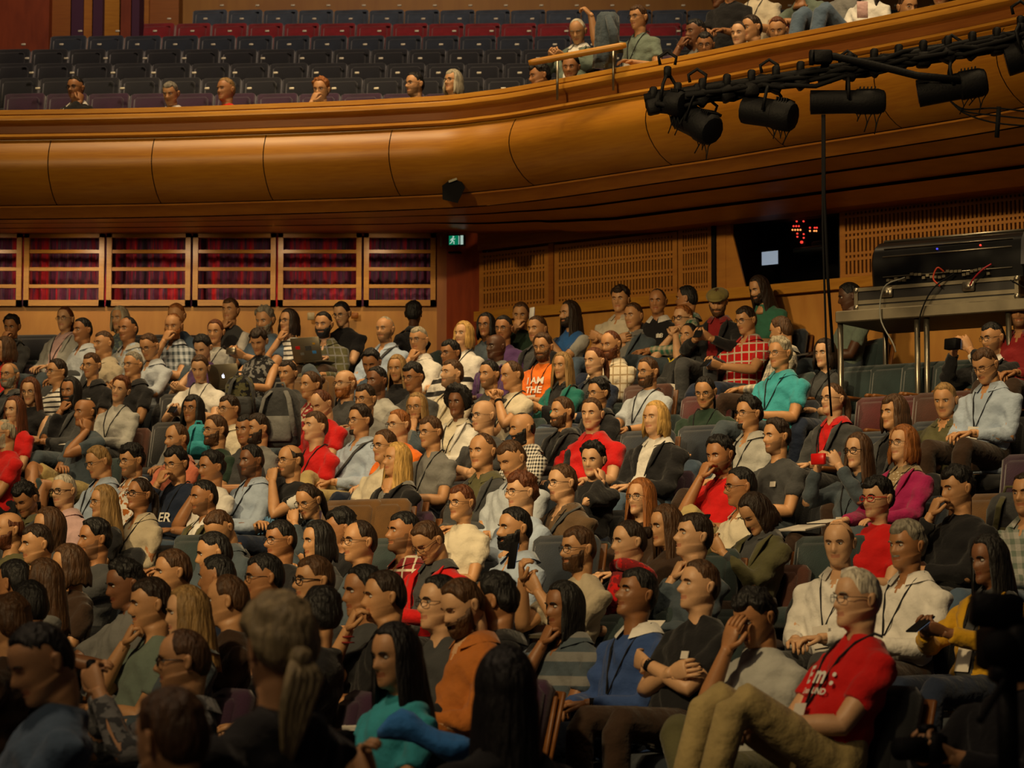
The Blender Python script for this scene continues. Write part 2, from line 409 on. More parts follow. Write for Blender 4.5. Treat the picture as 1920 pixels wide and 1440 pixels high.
# control booth: dark recess behind a slanted jamb, glass in front
t0, t1 = wall_t(1364), wall_t(1575)
mb = MB()
zt2, zb2 = zgt + .05, zgb - .02
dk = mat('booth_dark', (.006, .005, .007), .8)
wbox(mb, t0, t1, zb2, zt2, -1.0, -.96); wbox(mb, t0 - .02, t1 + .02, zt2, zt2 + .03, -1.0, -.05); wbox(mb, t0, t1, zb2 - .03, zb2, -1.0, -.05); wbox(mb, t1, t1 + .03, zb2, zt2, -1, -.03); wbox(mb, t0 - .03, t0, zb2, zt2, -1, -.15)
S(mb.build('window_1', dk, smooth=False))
mb = MB()
sl = [WP(t0 - .005, zt2, -.005), WP(t0 + .03, zt2, -.005), WP(t0 + .22, zb2, -.005), WP(t0 - .005, zb2, -.005)]
mb.add(sl + [p - WNm * .02 for p in sl], [(0, 1, 2, 3), (7, 6, 5, 4), (0, 4, 5, 1), (1, 5, 6, 2), (2, 6, 7, 3), (3, 7, 4, 0)])
S(mb.build('trim_11', W_GRILLE, smooth=False))
gl = bpy.data.materials.new('booth_glass'); gl.use_nodes = True; b = gl.node_tree.nodes['Principled BSDF']
b.inputs['Transmission Weight'].default_value = 1; b.inputs['Roughness'].default_value = .02; b.inputs['IOR'].default_value = 1.05; b.inputs['Base Color'].default_value = (.8, .85, .9, 1)
mb = MB(); wbox(mb, t0 + .0, t1, zb2, zt2, -.05, -.044); S(mb.build('window_2', gl, smooth=False))
# things in the booth
def bp_(px, py, off): 
    k = (px - 960) / F; a0 = WO + WNm * off; t = (k * a0.y - a0.x) / (WD.x - k * WD.y); p = WP(t, 0, off); return WP(t, YZ(py, p.y), off)
mb = MB(); c = bp_(1449, 484, -.35); mb.box(c, (.20, .02, .15), WRot, 0, .004); mb.box(c - Vector((0, 0, .1)), (.05, .03, .06), WRot, 0); 
r = empty('computer_monitor', c); o = mb.build('casing', BLACKM, None, False); 
def reparent(o, r):
    o.parent = r; o.matrix_parent_inverse = r.matrix_basis.inverted()
reparent(o, r)
mb = MB(); mb.box(c + WNm * .012, (.175, .006, .125), WRot); o = mb.build('screen', mat('screen_white', (.5, .55, .6), .4, emit=(.62, .72, .85), estr=.42), None, False); reparent(o, r)
tag(r, 'small monitor with white screen inside the dark control booth', 'monitor')
r = empty('indicator_panel', bp_(1515, 430, -.5)); 
mb = MB(); mb.box(bp_(1518, 437, -.53), (.5, .03, .36), WRot); o = mb.build('panel', BLACKM, None, False); reparent(o, r)
mb = MB(); mb2 = MB()
for gx, gy in ((1493, 424), (1498, 424), (1503, 424), (1491, 431), (1496, 431), (1501, 431), (1506, 431), (1524, 427), (1533, 427), (1537, 427), (1524, 433), (1532, 433), (1536, 433), (1500, 438), (1512, 439), (1500, 444), (1512, 446), (1499, 415), (1512, 415)):
    mb = MB(); mb.sphere(bp_(gx, gy, -.5), .0095, 8, 5)
    if gy < 428 or gy > 437: o = mb.build('red_light', mat('led_red', (.4, .02, .02), .4, emit=(1, .05, .03), estr=1.4))
    else: o = mb.build('amber_light', mat('led_amber', (.4, .1, .02), .4, emit=(1, .32, .08), estr=1.6))
    reparent(o, r)
mb = MB(); mb.sphere(bp_(1508, 454, -.5), .015, 8, 5); o = mb.build('red_light', MATS['led_red']); reparent(o, r)
tag(r, 'panel of red and amber indicator lights in the control booth', 'indicator panel')
mb = MB(); c = bp_(1532, 470, -.55)
mb.box(c, (.32, .25, .05), WRot, 0, .01); mb.box(c + Vector((0, 0, .05)) + WD * .06, (.12, .12, .06), WRot, 0, .01); mb.sphere(c + Vector((0, 0, .07)) - WD * .1, .045)
tag(mb.build('equipment_stack', mat('booth_kit', (.05, .055, .055), .5)), 'grey equipment stacked right of the monitor in the control booth', 'equipment')

# --- raked floor under the stalls
mb = MB(); cols = list(range(-500, 2500, 150)); rws = [470, 520, 560, 600, 640, 680, 720, 760, 800, 850, 900, 950, 1000, 1060, 1120, 1200, 1300, 1440, 1700, 1900]
vs = []; fs = []
for py in rws:
    for px in cols:
        p = P(px, py, dsurf(px, py)); vs.append(p - Vector((0, 0, SIT)))
nc = len(cols)
for j in range(len(rws) - 1):
    for i in range(nc - 1): fs.append((j * nc + i, (j + 1) * nc + i, (j + 1) * nc + i + 1, j * nc + i + 1))
mb.add(vs, fs); o = mb.build('floor', DARKFLOOR); S(o)
# --- balcony: stepped floor, back and side walls
ZS = [YZ(165, 25.9) - .50]
def brow(k):       # depth of the seat backs and the level of the seat tops of balcony row k
    d = 26.1 + .95 * k; ty = [166, 137, 110, 84, 59, 36, 11][k]; return d, YZ(ty, d)
mb = MB()
for k in range(7):
    d, z = brow(k); mb.box((0, d + .1 if k else d - .2, z - .82 - .15 - (.05 if k else -.05)), (26, .95 if k else 1.5, .4 if k else .2))
S(mb.build('floor_balcony', DARKFLOOR, smooth=False))
DW = 34.0
mb = MB(); mb.box((0, DW, CZ + 10), (34, .2, 8)); S(mb.build('wall_balcony_back', wood('back_maple', (.42, .20, .03), (.33, .14, .02), .5, (3, 3, .5), 3), smooth=False))
for i, (a, c, mm, dd) in enumerate([(-60, 78, W_RED, 30.3), (78, 119, W_BAND, 30.5), (119, 143, mat('plum_strip', (.055, .012, .045), .7), 30.45), (143, 160, W_WALL, 30.5), (160, 180, mat('plum_strip', (.055, .012, .045), .7), 30.45), (180, 213, W_GOLD, 30.6), (213, 234, W_RED, 30.5), (234, 250, mat('plum_strip', (.055, .012, .045), .7), 30.45), (250, 268, W_WALL, 31.5), (268, 325, W_BAND, 31.6)]):
    mb = MB(); x0, x1 = XX(a, dd), XX(c, dd); mb.box(((x0 + x1) / 2, dd + .2, CZ + 8), (x1 - x0 - .01, .4, 8)); S(mb.build('wall_pilaster', mm, smooth=False))
S(sweep('wall_balcony_inner', [(-.28, -.03), (-.28, -.55)], W_BAND))
def rail(name, pts, r, m, label):
    mb = MB(); mb.tube(pts, r, 10); o = mb.build(name, m); tag(o, label, 'handrail'); return o
r0 = empty('handrail', P(1080, 100, 22.0))
mb = MB(); mb.tube([P(991, 118, 22.3), P(1000, 116.5, 22.3), P(1165, 86, 21.9), P(1174, 84.5, 21.9)], [.022, .03, .03, .022], 12); o = mb.build('bar', W_GOLD); reparent(o, r0)
for px, py, dd in ((1045, 108, 22.3), (1150, 89, 22.0)):
    mb = MB(); a = P(px, py, dd); mb.tube([a, a - Vector((0, 0, .38))], .012, 8); o = mb.build('post', STEEL); reparent(o, r0)
tag(r0, 'short varnished wooden handrail bar standing above the balcony front', 'handrail')
# black edge rail along upper right balcony front: thin dark line
# --- small wall things
def exit_sign():
    c = P(857, 451, 25.05); r = empty('exit_sign', c); rz = Matrix.Rotation(R(-14), 3, 'Z')
    mb = MB(); mb.box(c, (.165, .05, .115), rz, 0, .006); o = mb.build('casing', mat('sign_case', (.03, .05, .045), .5)); reparent(o, r)
    f = rz @ Vector((0, -.027, 0)); ex = rz @ Vector((1, 0, 0))
    mb = MB(); mb.box(c + f - ex * .028, (.095, .004, .09), rz); o = mb.build('green_panel', mat('exit_green', (.0, .22, .1), .4, emit=(.0, .30, .14), estr=.45), None, False); reparent(o, r)
    mb = MB(); mb.box(c + f + ex * .056, (.028, .006, .09), rz); mb.box(c + f + ex * .026, (.006, .006, .085), rz)
    # running figure
    g = c + f * 1.15 - ex * .035
    def L(pts, w_=.006): mb.tube([g + ex * a + Vector((0, -.001, b_)) for a, b_ in pts], w_, 6)
    mb.sphere(g + ex * .006 + Vector((0, 0, .034)), .009, 8, 6)
    L([(.0, .022), (-.006, -.002)], .009); L([(.0, .018), (-.018, .010), (-.024, -.004)], .004); L([(.0, .018), (.016, .008), (.024, .016)], .004)
    L([(-.006, -.004), (.012, -.014), (.010, -.036), (.016, -.036)], .005); L([(-.006, -.004), (-.014, -.022), (-.032, -.034)], .005)
    o = mb.build('white_figure', mat('exit_white', (.7, .8, .75), .4, emit=(.55, .75, .65), estr=.6)); reparent(o, r)
    tag(r, 'green emergency exit sign with running figure on the cherry wood column', 'exit sign')
exit_sign()
mb = MB(); mb.box(P(853, 474, 25.1), (.12, .09, .02), Matrix.Rotation(R(-14), 3, 'Z'), 0, .005); tag(mb.build('wall_lamp', BLACK), 'small dark lamp fitting below the exit sign', 'lamp')
mb = MB(); mb.box(P(827, 452, 25.55), (.022, .04, .11), None, 0, .008); tag(mb.build('wall_light', mat('frost', (.35, .33, .2), .4)), 'small vertical wall light on the pier left of the exit sign', 'wall light')
def downlight(px, py, lab):
    # lies flush in the soffit
    D = 25.35; c = P(px, py, D)
    mb = MB(); mb.tube([c + Vector((0, 0, -.012)), c + Vector((0, 0, .02))], .105, 24); r = empty('downlight', c); o = mb.build('rim', W_GOLD); reparent(o, r)
    mb = MB(); mb.tube([c + Vector((0, 0, -.016)), c + Vector((0, 0, -.010))], .085, 24); o = mb.build('lens', mat('lamp_glow', (.9, .8, .6), .4, emit=(1, .72, .38), estr=.9)); reparent(o, r)
    tag(r, lab, 'downlight')
    spot('downlight_or_fill_beam', c - Vector((0, .25, .06)), c + Vector((0, .55, -1.2)), 34, (1, .72, .42), 135, .9, .08)
downlight(518, 419, 'round recessed downlight under the balcony above the curtained lattice, right one')
downlight(148, 426, 'round recessed downlight under the balcony above the curtained lattice, left one')
for px_ in (-40, 335, 700):
    c = P(px_, 425, 25.35); spot('downlight_or_fill_beam', c - Vector((0, .25, .06)), c + Vector((0, .55, -1.2)), 25, (1, .72, .42), 135, .9, .08)  # added beams without fittings, to brighten curtains and low wall
# sockets on the low wall
mb = MB(); mb.box(P(583, 593, 25.7), (.07, .03, .075), None, 0, .004); tag(mb.build('wall_plate', mat('plate', (.42, .34, .2), .4)), 'square beige switch plate on the low wood wall', 'switch plate')
mb = MB(); mb.box(P(665, 592, 25.75), (.07, .03, .06), None, 0, .004); tag(mb.build('wall_box', W_BAND), 'small brown wooden box on the low wall right of the switch plate', 'wall box')
# ------------------------------------------------------------------ theatre seats
SEATC = {'blue': (.014, .021, .034), 'teal': (.015, .030, .032), 'red': (.065, .005, .007), 'purple': (.028, .006, .026), 'crimson': (.20, .008, .014), 'lit_blue': (.045, .062, .09), 'black': (.006, .007, .010), 'gold': (.11, .05, .010), 'rust': (.06, .017, .008)}  # top-row blue is lightened to hold the light falling there
def seatmat(c): return mat('seat_fabric_' + c, SEATC[c], .9, bump=.2, bscale=120, sheen=.3, var=.25, vscale=7)
W_SEAT = wood('seat_shell', (.20, .075, .015), (.12, .04, .01), .4, (1, 1, 5), 5)
SEATS = {}
def seat_proto(color, w_=.53, plate=False):
    key = (color, w_, plate)
    if key in SEATS: return SEATS[key]
    h = w_ / 2 - (.003 if plate else .012); bv = .016 if plate else .035
    def bx(c, s, bev, rot=None): m_ = MB(); m_.box(c, s, rot, 0, bev); return m_
    parts = []
    lean = Matrix.Rotation(R(-12), 3, 'X')
    m_ = bx((0, .24, .63), (2 * h, .10, .50), bv, lean); m_.box((0, .195, .67), (2 * h * .8, .06, .34), lean, 0, .028); parts.append(('backrest', m_, seatmat(color)))
    parts.append(('back_shell', bx((0, .315, .59), (2 * h, .02, .48), .006, lean), W_SEAT))
    parts.append(('cushion', bx((0, -.02, .41), (2 * h - .04, .46, .12), .04, Matrix.Rotation(R(3), 3, 'X')), seatmat(color)))
    for sx in (-1, 1): m_ = MB(); m_.box((sx * (h + .006), .02, .60), (.045, .38, .035), None, 0, .012); parts.append(('armrest', m_, W_SEAT))
    m_ = MB(); m_.box((0, .06, .18), (.10, .30, .38), None, 0, .01); parts.append(('pedestal', m_, BLACK))
    if plate:
        m_ = MB(); m_.box((h - .03, .13, .902), (.050, .016, .024), lean, 0, .003)
        parts = parts[:1] + [parts[2]] + [('number_plate', m_, mat('plate_cream', (.62, .58, .44), .4))]
    SEATS[key] = [(n, p.build(n, m__)) for n, p, m__ in parts]
    for n, o in SEATS[key]: COL.objects.unlink(o)
    return SEATS[key]
def seat(color, loc, rz, label, group, w_=.53, plate=False, arm=True):
    pr = seat_proto(color, w_, plate)
    r = empty('theatre_seat', loc, rz); tag(r, label, 'seat', group)
    bk_ = None
    for n, o in pr:
        if n == 'armrest' and not arm or n == 'pedestal' and group == 'occupied seats' and loc[2] > CZ + 3.6 and loc[1] < 26 and (loc[2] > CZ + 3.9 or loc[0] > 1.2): continue
        c = o.copy(); COL.objects.link(c); c.parent = bk_ if n in ('back_shell', 'number_plate') else r
        if n == 'backrest': bk_ = c
    return r
# balcony seats: seven rows, most of them empty
BR = [('purple', 79, 0), ('black', 76, -3), ('black', 73.5, -2), ('black', 71, 1), ('blue', 70, 85), ('crimson', 68, 253), ('lit_blue', 66.5, 353)]
ordn = ['front', 'second', 'third', 'fourth', 'fifth', 'sixth', 'topmost']
ORD = 'first second third fourth fifth sixth seventh eighth ninth tenth eleventh twelfth thirteenth fourteenth fifteenth sixteenth seventeenth eighteenth nineteenth twentieth twenty-first twenty-second twenty-third twenty-fourth twenty-fifth twenty-sixth'.split()
cword = {'purple': 'purple', 'black': 'black', 'blue': 'dark blue', 'red': 'dark red', 'crimson': 'dark red', 'lit_blue': 'steel blue'}
for k in range(7):
    d, z = brow(k); c, sp_, x0 = BR[k]; off = [39, 28, 20, 14, 2, 31, 16][k]
    px = off if k < 4 else x0 + sp_ / 2
    num = 0
    lim = [1000, 1160, 1270, 1420, 1560, 1700, 1800][k]
    while px < lim:
        # rows follow the balcony front, bending round on the right
        t = max(0, (px - 1000) / 700)
        dd = d
        p = P(px, 200, dd)
        seat(c, (p.x, dd - .24, z - .93), R(-8), 'empty %s seat in the %s balcony row, %s from the left' % (cword[c], ordn[k], ORD[num]), '%s balcony row of seats' % ordn[k], sp_ / F * d, True)
        px += sp_; num += 1

# ------------------------------------------------------------------ stage lights on the black pipe
def spotlight(px, py, L, H, yaw, pitch, label, ventral=True, D=17.0, ps=F / 17.0):
    c = P(px, py, D); r = empty('stage_light', c)
    rot = Matrix.Rotation(R(yaw), 3, 'Z') @ Matrix.Rotation(R(pitch), 3, 'Y')
    l, h = L / ps, H / ps
    mb = MB(); n = 12
    def ring(x, s): return [c + rot @ Vector((x, h / 2 * s * math.cos(2 * PI * i / n + PI / n) * 1.05, h / 2 * s * math.sin(2 * PI * i / n + PI / n) * 1.05)) for i in range(n)]
    mb.rings([ring(-l / 2, .9), ring(-l / 2, 1), ring(-l / 2 + .02, 1), ring(-l * .1, .97), ring(l * .1, .97), ring(l * .12, 1.06), ring(l * .40, 1.06), ring(l * .48, .9), ring(l / 2, .7)], True)
    for i in range(5): mb.box(c + rot @ Vector((l * (.16 + .05 * i), 0, h * .53)), (.008, h * .7, .02), rot)
    o = mb.build('lamp_housing', BLACK); flat_by_angle(o, 40); reparent(o, r)
    mb = MB(); mb.tube([c + rot @ Vector((-l / 2 - .004, 0, 0)), c + rot @ Vector((-l / 2 - .001, 0, 0))], h * .38, 20); o = mb.build('lens', mat('lens_glass', (.01, .012, .02), .08)); reparent(o, r)
    mb = MB(); top = c + Vector((0, 0, h * .5 + .13))
    mb.tube([c + rot @ Vector((0, -h * .6, 0)), c + rot @ Vector((0, -h * .62, h * .7)), top], .013, 6, flat=.4); mb.tube([c + rot @ Vector((0, h * .6, 0)), c + rot @ Vector((0, h * .62, h * .7)), top], .013, 6, flat=.4)
    mb.box(top, (.05, .05, .08), None, 0, .01); mb.tube([top + Vector((-.05, 0, .05)), top + Vector((-.06, 0, .1)), top + Vector((0, 0, .14)), top + Vector((.06, 0, .10)), top + Vector((.05, 0, .05))], .012, 6)
    o = mb.build('yoke', BLACK); reparent(o, r)
    mb = MB(); rr = random.Random(px)
    for s_ in range(3):
        a = c + rot @ Vector((l * (.1 + .12 * s_), 0, -h * .45)); ln = .06 + .10 * rr.random()
        mb.tube([a, a + Vector((.015, 0, -ln * .5)), a + Vector((.02 * rr.uniform(-1, 1), 0, -ln)), a + Vector((.03, 0, -ln * .3)), a + Vector((.06, 0, .01))], .004, 5)
    o = mb.build('cable', BLACKM); reparent(o, r)
    tag(r, label, 'stage light'); return r
spotlight(1252, 192, 74, 44, -35, 12, 'black stage light at the left end of the hanging pipe')
spotlight(1308, 231, 92, 56, -48, 28, 'black stage light with dark lens facing front, hanging lowest on the pipe')
spotlight(1443, 212, 104, 54, -30, 14, 'black stage light second from the left end, lens facing left')
spotlight(1590, 191, 142, 44, -4, 0, 'long black stage light hanging side-on over the thin dangling cables')
spotlight(1786, 164, 132, 50, -8, -9, 'long black stage light above the looping cables at the right')
spotlight(1915, 105, 60, 60, -10, -14, 'black stage light cut off by the right edge of the photo')
tr = empty('lighting_pipe', P(1500, 130, 17))
mb = MB(); mb.tube([P(1208, 184, 17), P(1330, 165, 17), P(1520, 135, 17), P(1700, 103, 17), P(1960, 54, 17)], .03, 10)
o = mb.build('pipe', BLACK); reparent(o, tr)
mb = MB(); rr = random.Random(3)
for s_ in range(16):
    pts = []
    x = 1225 + rr.random() * 60; yo = rr.uniform(2, 26)
    while x < 1960:
        pts.append(P(x, 184 - (x - 1208) * .173 + yo + rr.uniform(-7, 9), 17 + rr.uniform(-.08, .08))); x += rr.uniform(30, 60)
    mb.tube(pts, .016, 6)
o = mb.build('cable_bundle', BLACKM); reparent(o, tr)
for x in list(range(1225, 1940, 46)):
    mb = MB(); y = 184 - (x - 1208) * .173; a = P(x, y, 17); mb.box(a + Vector((0, 0, .02)), (.05, .07, .09), None, 0, .01); mb.box(a - Vector((0, 0, .07)), (.09, .1, .1), Matrix.Rotation(x, 3, 'Y'), 0, .01); o = mb.build('clamp', BLACK); reparent(o, tr)
mb = MB(); mb.tube([P(1520, 104, 16.9), P(1565, 106, 16.9), P(1640, 122, 16.9), P(1720, 142, 16.9), P(1800, 150, 16.9)], .026, 8); mb.box(P(1540, 107, 16.9), (.14, .08, .09), None, 0, .01); mb.box(P(1522, 108, 16.9), (.03, .08, .09))
o = mb.build('crossbar', BLACK); reparent(o, tr)
tag(tr, 'black lighting pipe wrapped in cables, hung with stage lights', 'lighting pipe')
for i, (a, c) in enumerate([((1545, 215), (1552, 520)), ((1542, 215), (1549, 640))]):
    mb = MB(); mb.tube([P(a[0], a[1], 17), P((a[0] + c[0]) / 2 - 3, (a[1] + c[1]) / 2, 17), P(c[0], c[1], 17), P(c[0] + 10, c[1] + 140, 17.2)], .008 if i else .011, 6)
    tag(mb.build('hanging_cable', BLACKM), ['thick black cable hanging in front of the control booth window', 'thin black cable hanging beside the thicker one by the booth'][i], 'cable')
mb = MB()
for k in range(3): mb.tube(catmull([P(1782, 190, 17), P(1810, 205 + 4 * k, 17), P(1870, 203 + 14 * k, 17), P(1960, 214 + 12 * k, 17)], 6), .006, 5)
mb.tube([P(1873, 200, 17), P(1869, 258, 17)], .018, 6, flat=.3)
tag(mb.build('hanging_cable', BLACKM), 'looping black cables below the right stage lights', 'cable')
# pale strip tapes
# loudspeaker and lamp on the corner
c = P(851, 356, 23.6); r = empty('loudspeaker', c)
def q_(px, py, D): return P(px, py, D)
mb = MB(); fr = [(829, 348), (858, 327), (872, 352), (858, 381), (830, 374)]
mb.rings([[q_(x, y, 23.3) for x, y in fr], [q_(850 + (x - 850) * .85, 356 + (y - 356) * .8, 23.62) for x, y in fr]]); o = mb.build('cabinet', BLACKM, None, False); reparent(o, r)
mb = MB(); mb.box(q_(849, 338, 23.28), (.08, .01, .02), Matrix.Rotation(R(-20), 3, 'Y')); o = mb.build('badge', mat('pale_label', (.3, .28, .2), .5), None, False); reparent(o, r)
mb = MB(); mb.tube([q_(862, 356, 23.6), q_(873, 348, 23.8), q_(876, 372, 24.2), q_(868, 395, 24.5)], .012, 6); o = mb.build('bracket', BLACK); reparent(o, r)
tag(r, 'angular black loudspeaker fixed below the curved balcony front', 'loudspeaker')
r = empty('clip_lamp', P(893, 385, 24.4))
mb = MB(); mb.box(P(893, 382, 24.4), (.12, .12, .05), Matrix.Rotation(R(15), 3, 'Y'), 0, .01); mb.sphere(P(906, 386, 24.3), .035, 10, 6); mb.box(P(882, 387, 24.4), (.05, .1, .03)); o = mb.build('lamp_head', BLACK); reparent(o, r)
mb = MB(); mb.tube(catmull([P(898, 388, 24.4), P(890, 398, 24.4), P(880, 405, 24.5), P(876, 424, 24.7)], 5), .006, 5); mb.tube(catmull([P(885, 380, 24.4), P(874, 395, 24.5), P(875, 424, 24.7)], 5), .006, 5); o = mb.build('cable', BLACKM); reparent(o, r)
tag(r, 'small black clip lamp with dangling cables right of the loudspeaker', 'lamp')

# ------------------------------------------------------------------ mixing desk on a flight case on a steel platform
DD = 18.6
yawT = math.atan2(-.72, 1) ; RT = Matrix.Rotation(R(-32), 3, 'Z')
def TP(px, py, D=None): return P(px, py, D or DD)
A = P(1568, 584, 19.6); B_ = P(1965, 556, 18.65)
ax = (B_ - A); ax.z = 0; LT = ax.length; ax.normalize(); RT = Matrix.Rotation(math.atan2(ax.y, ax.x), 3, 'Z'); bk = Vector((-ax.y, ax.x, 0))
ztab = (A.z + B_.z) / 2
def T3(t, b, z): return Vector((A.x, A.y, 0)) + ax * t + bk * b + Vector((0, 0, z))
r = empty('steel_platform', T3(LT / 2, .4, ztab - .3))
mb = MB(); mb.box(T3(LT / 2, .45, ztab - .045), (LT, .95, .09), RT, 0, .008); o = mb.build('deck', STEELD, None, False); reparent(o, r)
def t_px(px): k = (px - 960) / F; return (k * A.y - A.x) / (ax.x - k * ax.y)
for t in (t_px(1575), t_px(1720), t_px(1738), t_px(1893)):
    for b_ in ((.04,) if t < 1 else (.04, .85)) if t > .1 else (.04, .85):
        mb = MB(); mb.tube([T3(t, b_, ztab - .08), T3(t, b_, ztab - 1.1)], .022, 12); o = mb.build('leg', STEEL); reparent(o, r)
tag(r, 'steel-legged platform table carrying the flight case and mixing desk', 'table')
# flight case
r = empty('flight_case', T3(LT / 2, .3, ztab)); t0, t1 = .16, LT - .25
fcb = mat('case_black', (.012, .010, .010), .5)
mb = MB(); mb.box(T3((t0 + t1) / 2, .42, ztab + .085), (t1 - t0, .78, .17), RT, 0, .01); o = mb.build('case_body', fcb, None, False); reparent(o, r)
mb = MB()
for z, hh in ((.015, .035), (.158, .028)): mb.box(T3((t0 + t1) / 2, .025, ztab + z), (t1 - t0 + .01, .02, hh), RT)
mb.box(T3((t0 + t1) / 2, .026, ztab + .06), (t1 - t0, .012, .03), RT)
for t in (t0, t1): mb.box(T3(t, .03, ztab + .085), (.03, .03, .17), RT)
mb.box(T3(t1 + .005, .42, ztab + .158), (.02, .8, .03), RT); mb.box(T3(t1 + .005, .42, ztab + .02), (.02, .8, .045), RT)
o = mb.build('metal_edge', STEELD, None, False); reparent(o, r)
for t in (t0 + .26, t1 - .38):
    mb = MB(); mb.box(T3(t, .012, ztab + .12), (.10, .02, .075), RT, 0, .008); mb.box(T3(t, -.0, ztab + .12), (.05, .02, .04), RT, 0, .006); o = mb.build('latch', STEEL); reparent(o, r)
for t in (t0, t1):
    for z_ in (.02, .152): mb = MB(); mb.sphere(T3(t, .03, ztab + z_), .027, 10, 6); o = mb.build('corner_guard', STEEL); reparent(o, r)
tag(r, 'black flight case with aluminium edges and latches on the steel platform', 'flight case')
# mixing desk: seen from behind, a long rounded black body
r = empty('mixing_desk', T3(LT / 2, .4, ztab + .172)); zc = ztab + .172
prof = [(.05, 0), (.04, .09), (.03, .19), (.045, .26), (.08, .31), (.14, .345), (.20, .36), (.26, .35), (.80, .14), (.84, .05), (.84, 0)]
mb = MB(); e0, e1 = t0 - .02 + .14, t1 + .06
mb.rings([[T3(t, b_ * s_ + (1 - s_) * .4, zc + z * (s_ if s_ < 1 else 1)) for b_, z in prof] for t, s_ in ((e0, .95), (e0 + .02, 1), (e1 - .02, 1), (e1, .95))]); o = mb.build('body', mat('desk_black', (.006, .006, .007), .28)); flat_by_angle(o, 30); reparent(o, r)
mb = MB(); 
mb.tube([T3(e0 + .05, .175, zc + .362), T3(e1 - .06, .175, zc + .362)], .012, 8); mb.tube([T3(e0 + .1, .034, zc + .225), T3(e1 - .1, .034, zc + .225)], .006, 6); mb.tube([T3(e0 + .1, .036, zc + .07), T3(e1 - .1, .036, zc + .07)], .005, 6); mb.tube([T3(e0 + .1, .06, zc + .29), T3(e1 - .1, .06, zc + .29)], .004, 6)
o = mb.build('trim_bar', STEEL); reparent(o, r)
mb = MB(); cheek = [(-.02, .08), (.0, .27), (.07, .35), (.2, .40), (.32, .38), (.9, .12), (.9, -.02), (.35, -.04)]
mb.rings([[T3(t, b_, zc + z) for b_, z in cheek] for t in (e1 - .01, e1 + .10)]); o = mb.build('end_cheek', mat('cheek_grey', (.035, .035, .042), .5), None, False); flat_by_angle(o, 40); reparent(o, r)
mb = MB(); rr = random.Random(4)
for i in range(26):
    t = e0 + .15 + i * (e1 - e0 - .4) / 26; mb = MB(); mb.box(T3(t, .03, zc + .05 + rr.uniform(-.02, .03)), (.025, .03, .02), RT); o = mb.build('connector', STEELD, None, False); reparent(o, r)
mb = MB(); mb.sphere(T3(e0 + .55, .038, zc + .255), .009, 6, 4); o = mb.build('blue_light', mat('led_blue', (.02, .02, .2), .4, emit=(.1, .1, 1), estr=.8)); reparent(o, r)
mb = MB(); mb.sphere(T3(e0 + .9, .038, zc + .255), .009, 6, 4); o = mb.build('red_light', MATS['led_red']); reparent(o, r)
tag(r, 'long black mixing desk seen from behind on the flight case', 'mixing desk')
def cab(pts, r_, m_, lab):
    mb = MB(); mb.tube(catmull(pts, 6), r_, 5); tag(mb.build('cable', m_), lab, 'cable')
cab([T3(e0 + .62, .0, zc + .07), T3(e0 + .58, -.03, zc + .1), T3(e0 + .55, -.04, zc + .02), T3(e0 + .6, -.03, zc - .04)], .007, mat('red_cable', (.45, .04, .01), .5), 'orange-red cable looping out of the mixing desk, left one')
cab([T3(e0 + 1.0, .0, zc + .10), T3(e0 + .95, -.04, zc + .06), T3(e0 + .88, -.04, zc), T3(e0 + .84, -.03, zc - .05)], .007, mat('dark_red_cable', (.3, .01, .02), .5), 'dark red cable hanging from the mixing desk, right one')
cab([T3(e0 + .3, .0, zc + .05), T3(e0 + .15, -.05, zc - .02), T3(e0 + .12, -.06, zc - .25), T3(e0 + .22, -.06, zc - .45), T3(e0 + .24, -.05, zc - .52)], .006, mat('grey_cable', (.2, .2, .17), .5), 'pale grey cable hanging down the flight case at its left')
cab([T3(e0 + .7, .0, zc + .05), T3(e0 + .55, -.05, zc - .06), T3(e0 + .45, -.06, zc - .25), T3(e0 + .44, -.06, zc - .42)], .006, BLACKM, 'black cable hanging down the middle of the flight case')
cab([T3(e0 + 1.15, .0, zc - .03), T3(e0 + 1.4, -.05, zc - .16), T3(e0 + 1.7, -.06, zc - .2), T3(e0 + 1.9, -.05, zc - .22)], .005, BLACKM, 'black cable sagging across the right half of the flight case')
# ------------------------------------------------------------------ people
PAL = {'black': (.010, .010, .012), 'navy': (.012, .020, .045), 'blue': (.030, .065, .20), 'royal': (.02, .10, .32), 'ltblue': (.34, .42, .55), 'paleblue': (.42, .47, .54), 'denim': (.07, .11, .17), 'slate': (.055, .075, .095),
 'grey': (.16, .16, .155), 'ltgrey': (.36, .36, .34), 'dkgrey': (.045, .047, .05), 'white': (.66, .64, .60), 'cream': (.58, .52, .40), 'beige': (.42, .36, .26), 'tan': (.30, .22, .12), 'khaki': (.38, .29, .12), 'olive': (.085, .080, .035), 'moss': (.17, .14, .045), 'dkgreen': (.018, .038, .025), 'green': (.035, .14, .09), 'teal': (.01, .13, .11), 'turq': (.04, .32, .38), 'sage': (.13, .17, .14),
 'red': (.52, .008, .008), 'dkred': (.20, .010, .012), 'orange': (.75, .16, .015), 'rust': (.38, .12, .02), 'mustard': (.48, .26, .01), 'brown': (.10, .060, .030), 'dkbrown': (.035, .018, .010), 'pink': (.60, .40, .40), 'magenta': (.32, .012, .09), 'purple': (.07, .03, .11), 'sky': (.04, .20, .55), 'salmon': (.55, .16, .09)}
HAIR = {'n': (.008, .007, .007), 'd': (.022, .012, .007), 'r': (.065, .030, .012), 'R': (.10, .030, .010), 'g': (.26, .090, .020), 'y': (.50, .30, .085), 'o': (.26, .155, .055), 'w': (.55, .50, .40), 'x': (.20, .18, .14), 'G': (.34, .30, .22), 'a': (.30, .23, .12)}
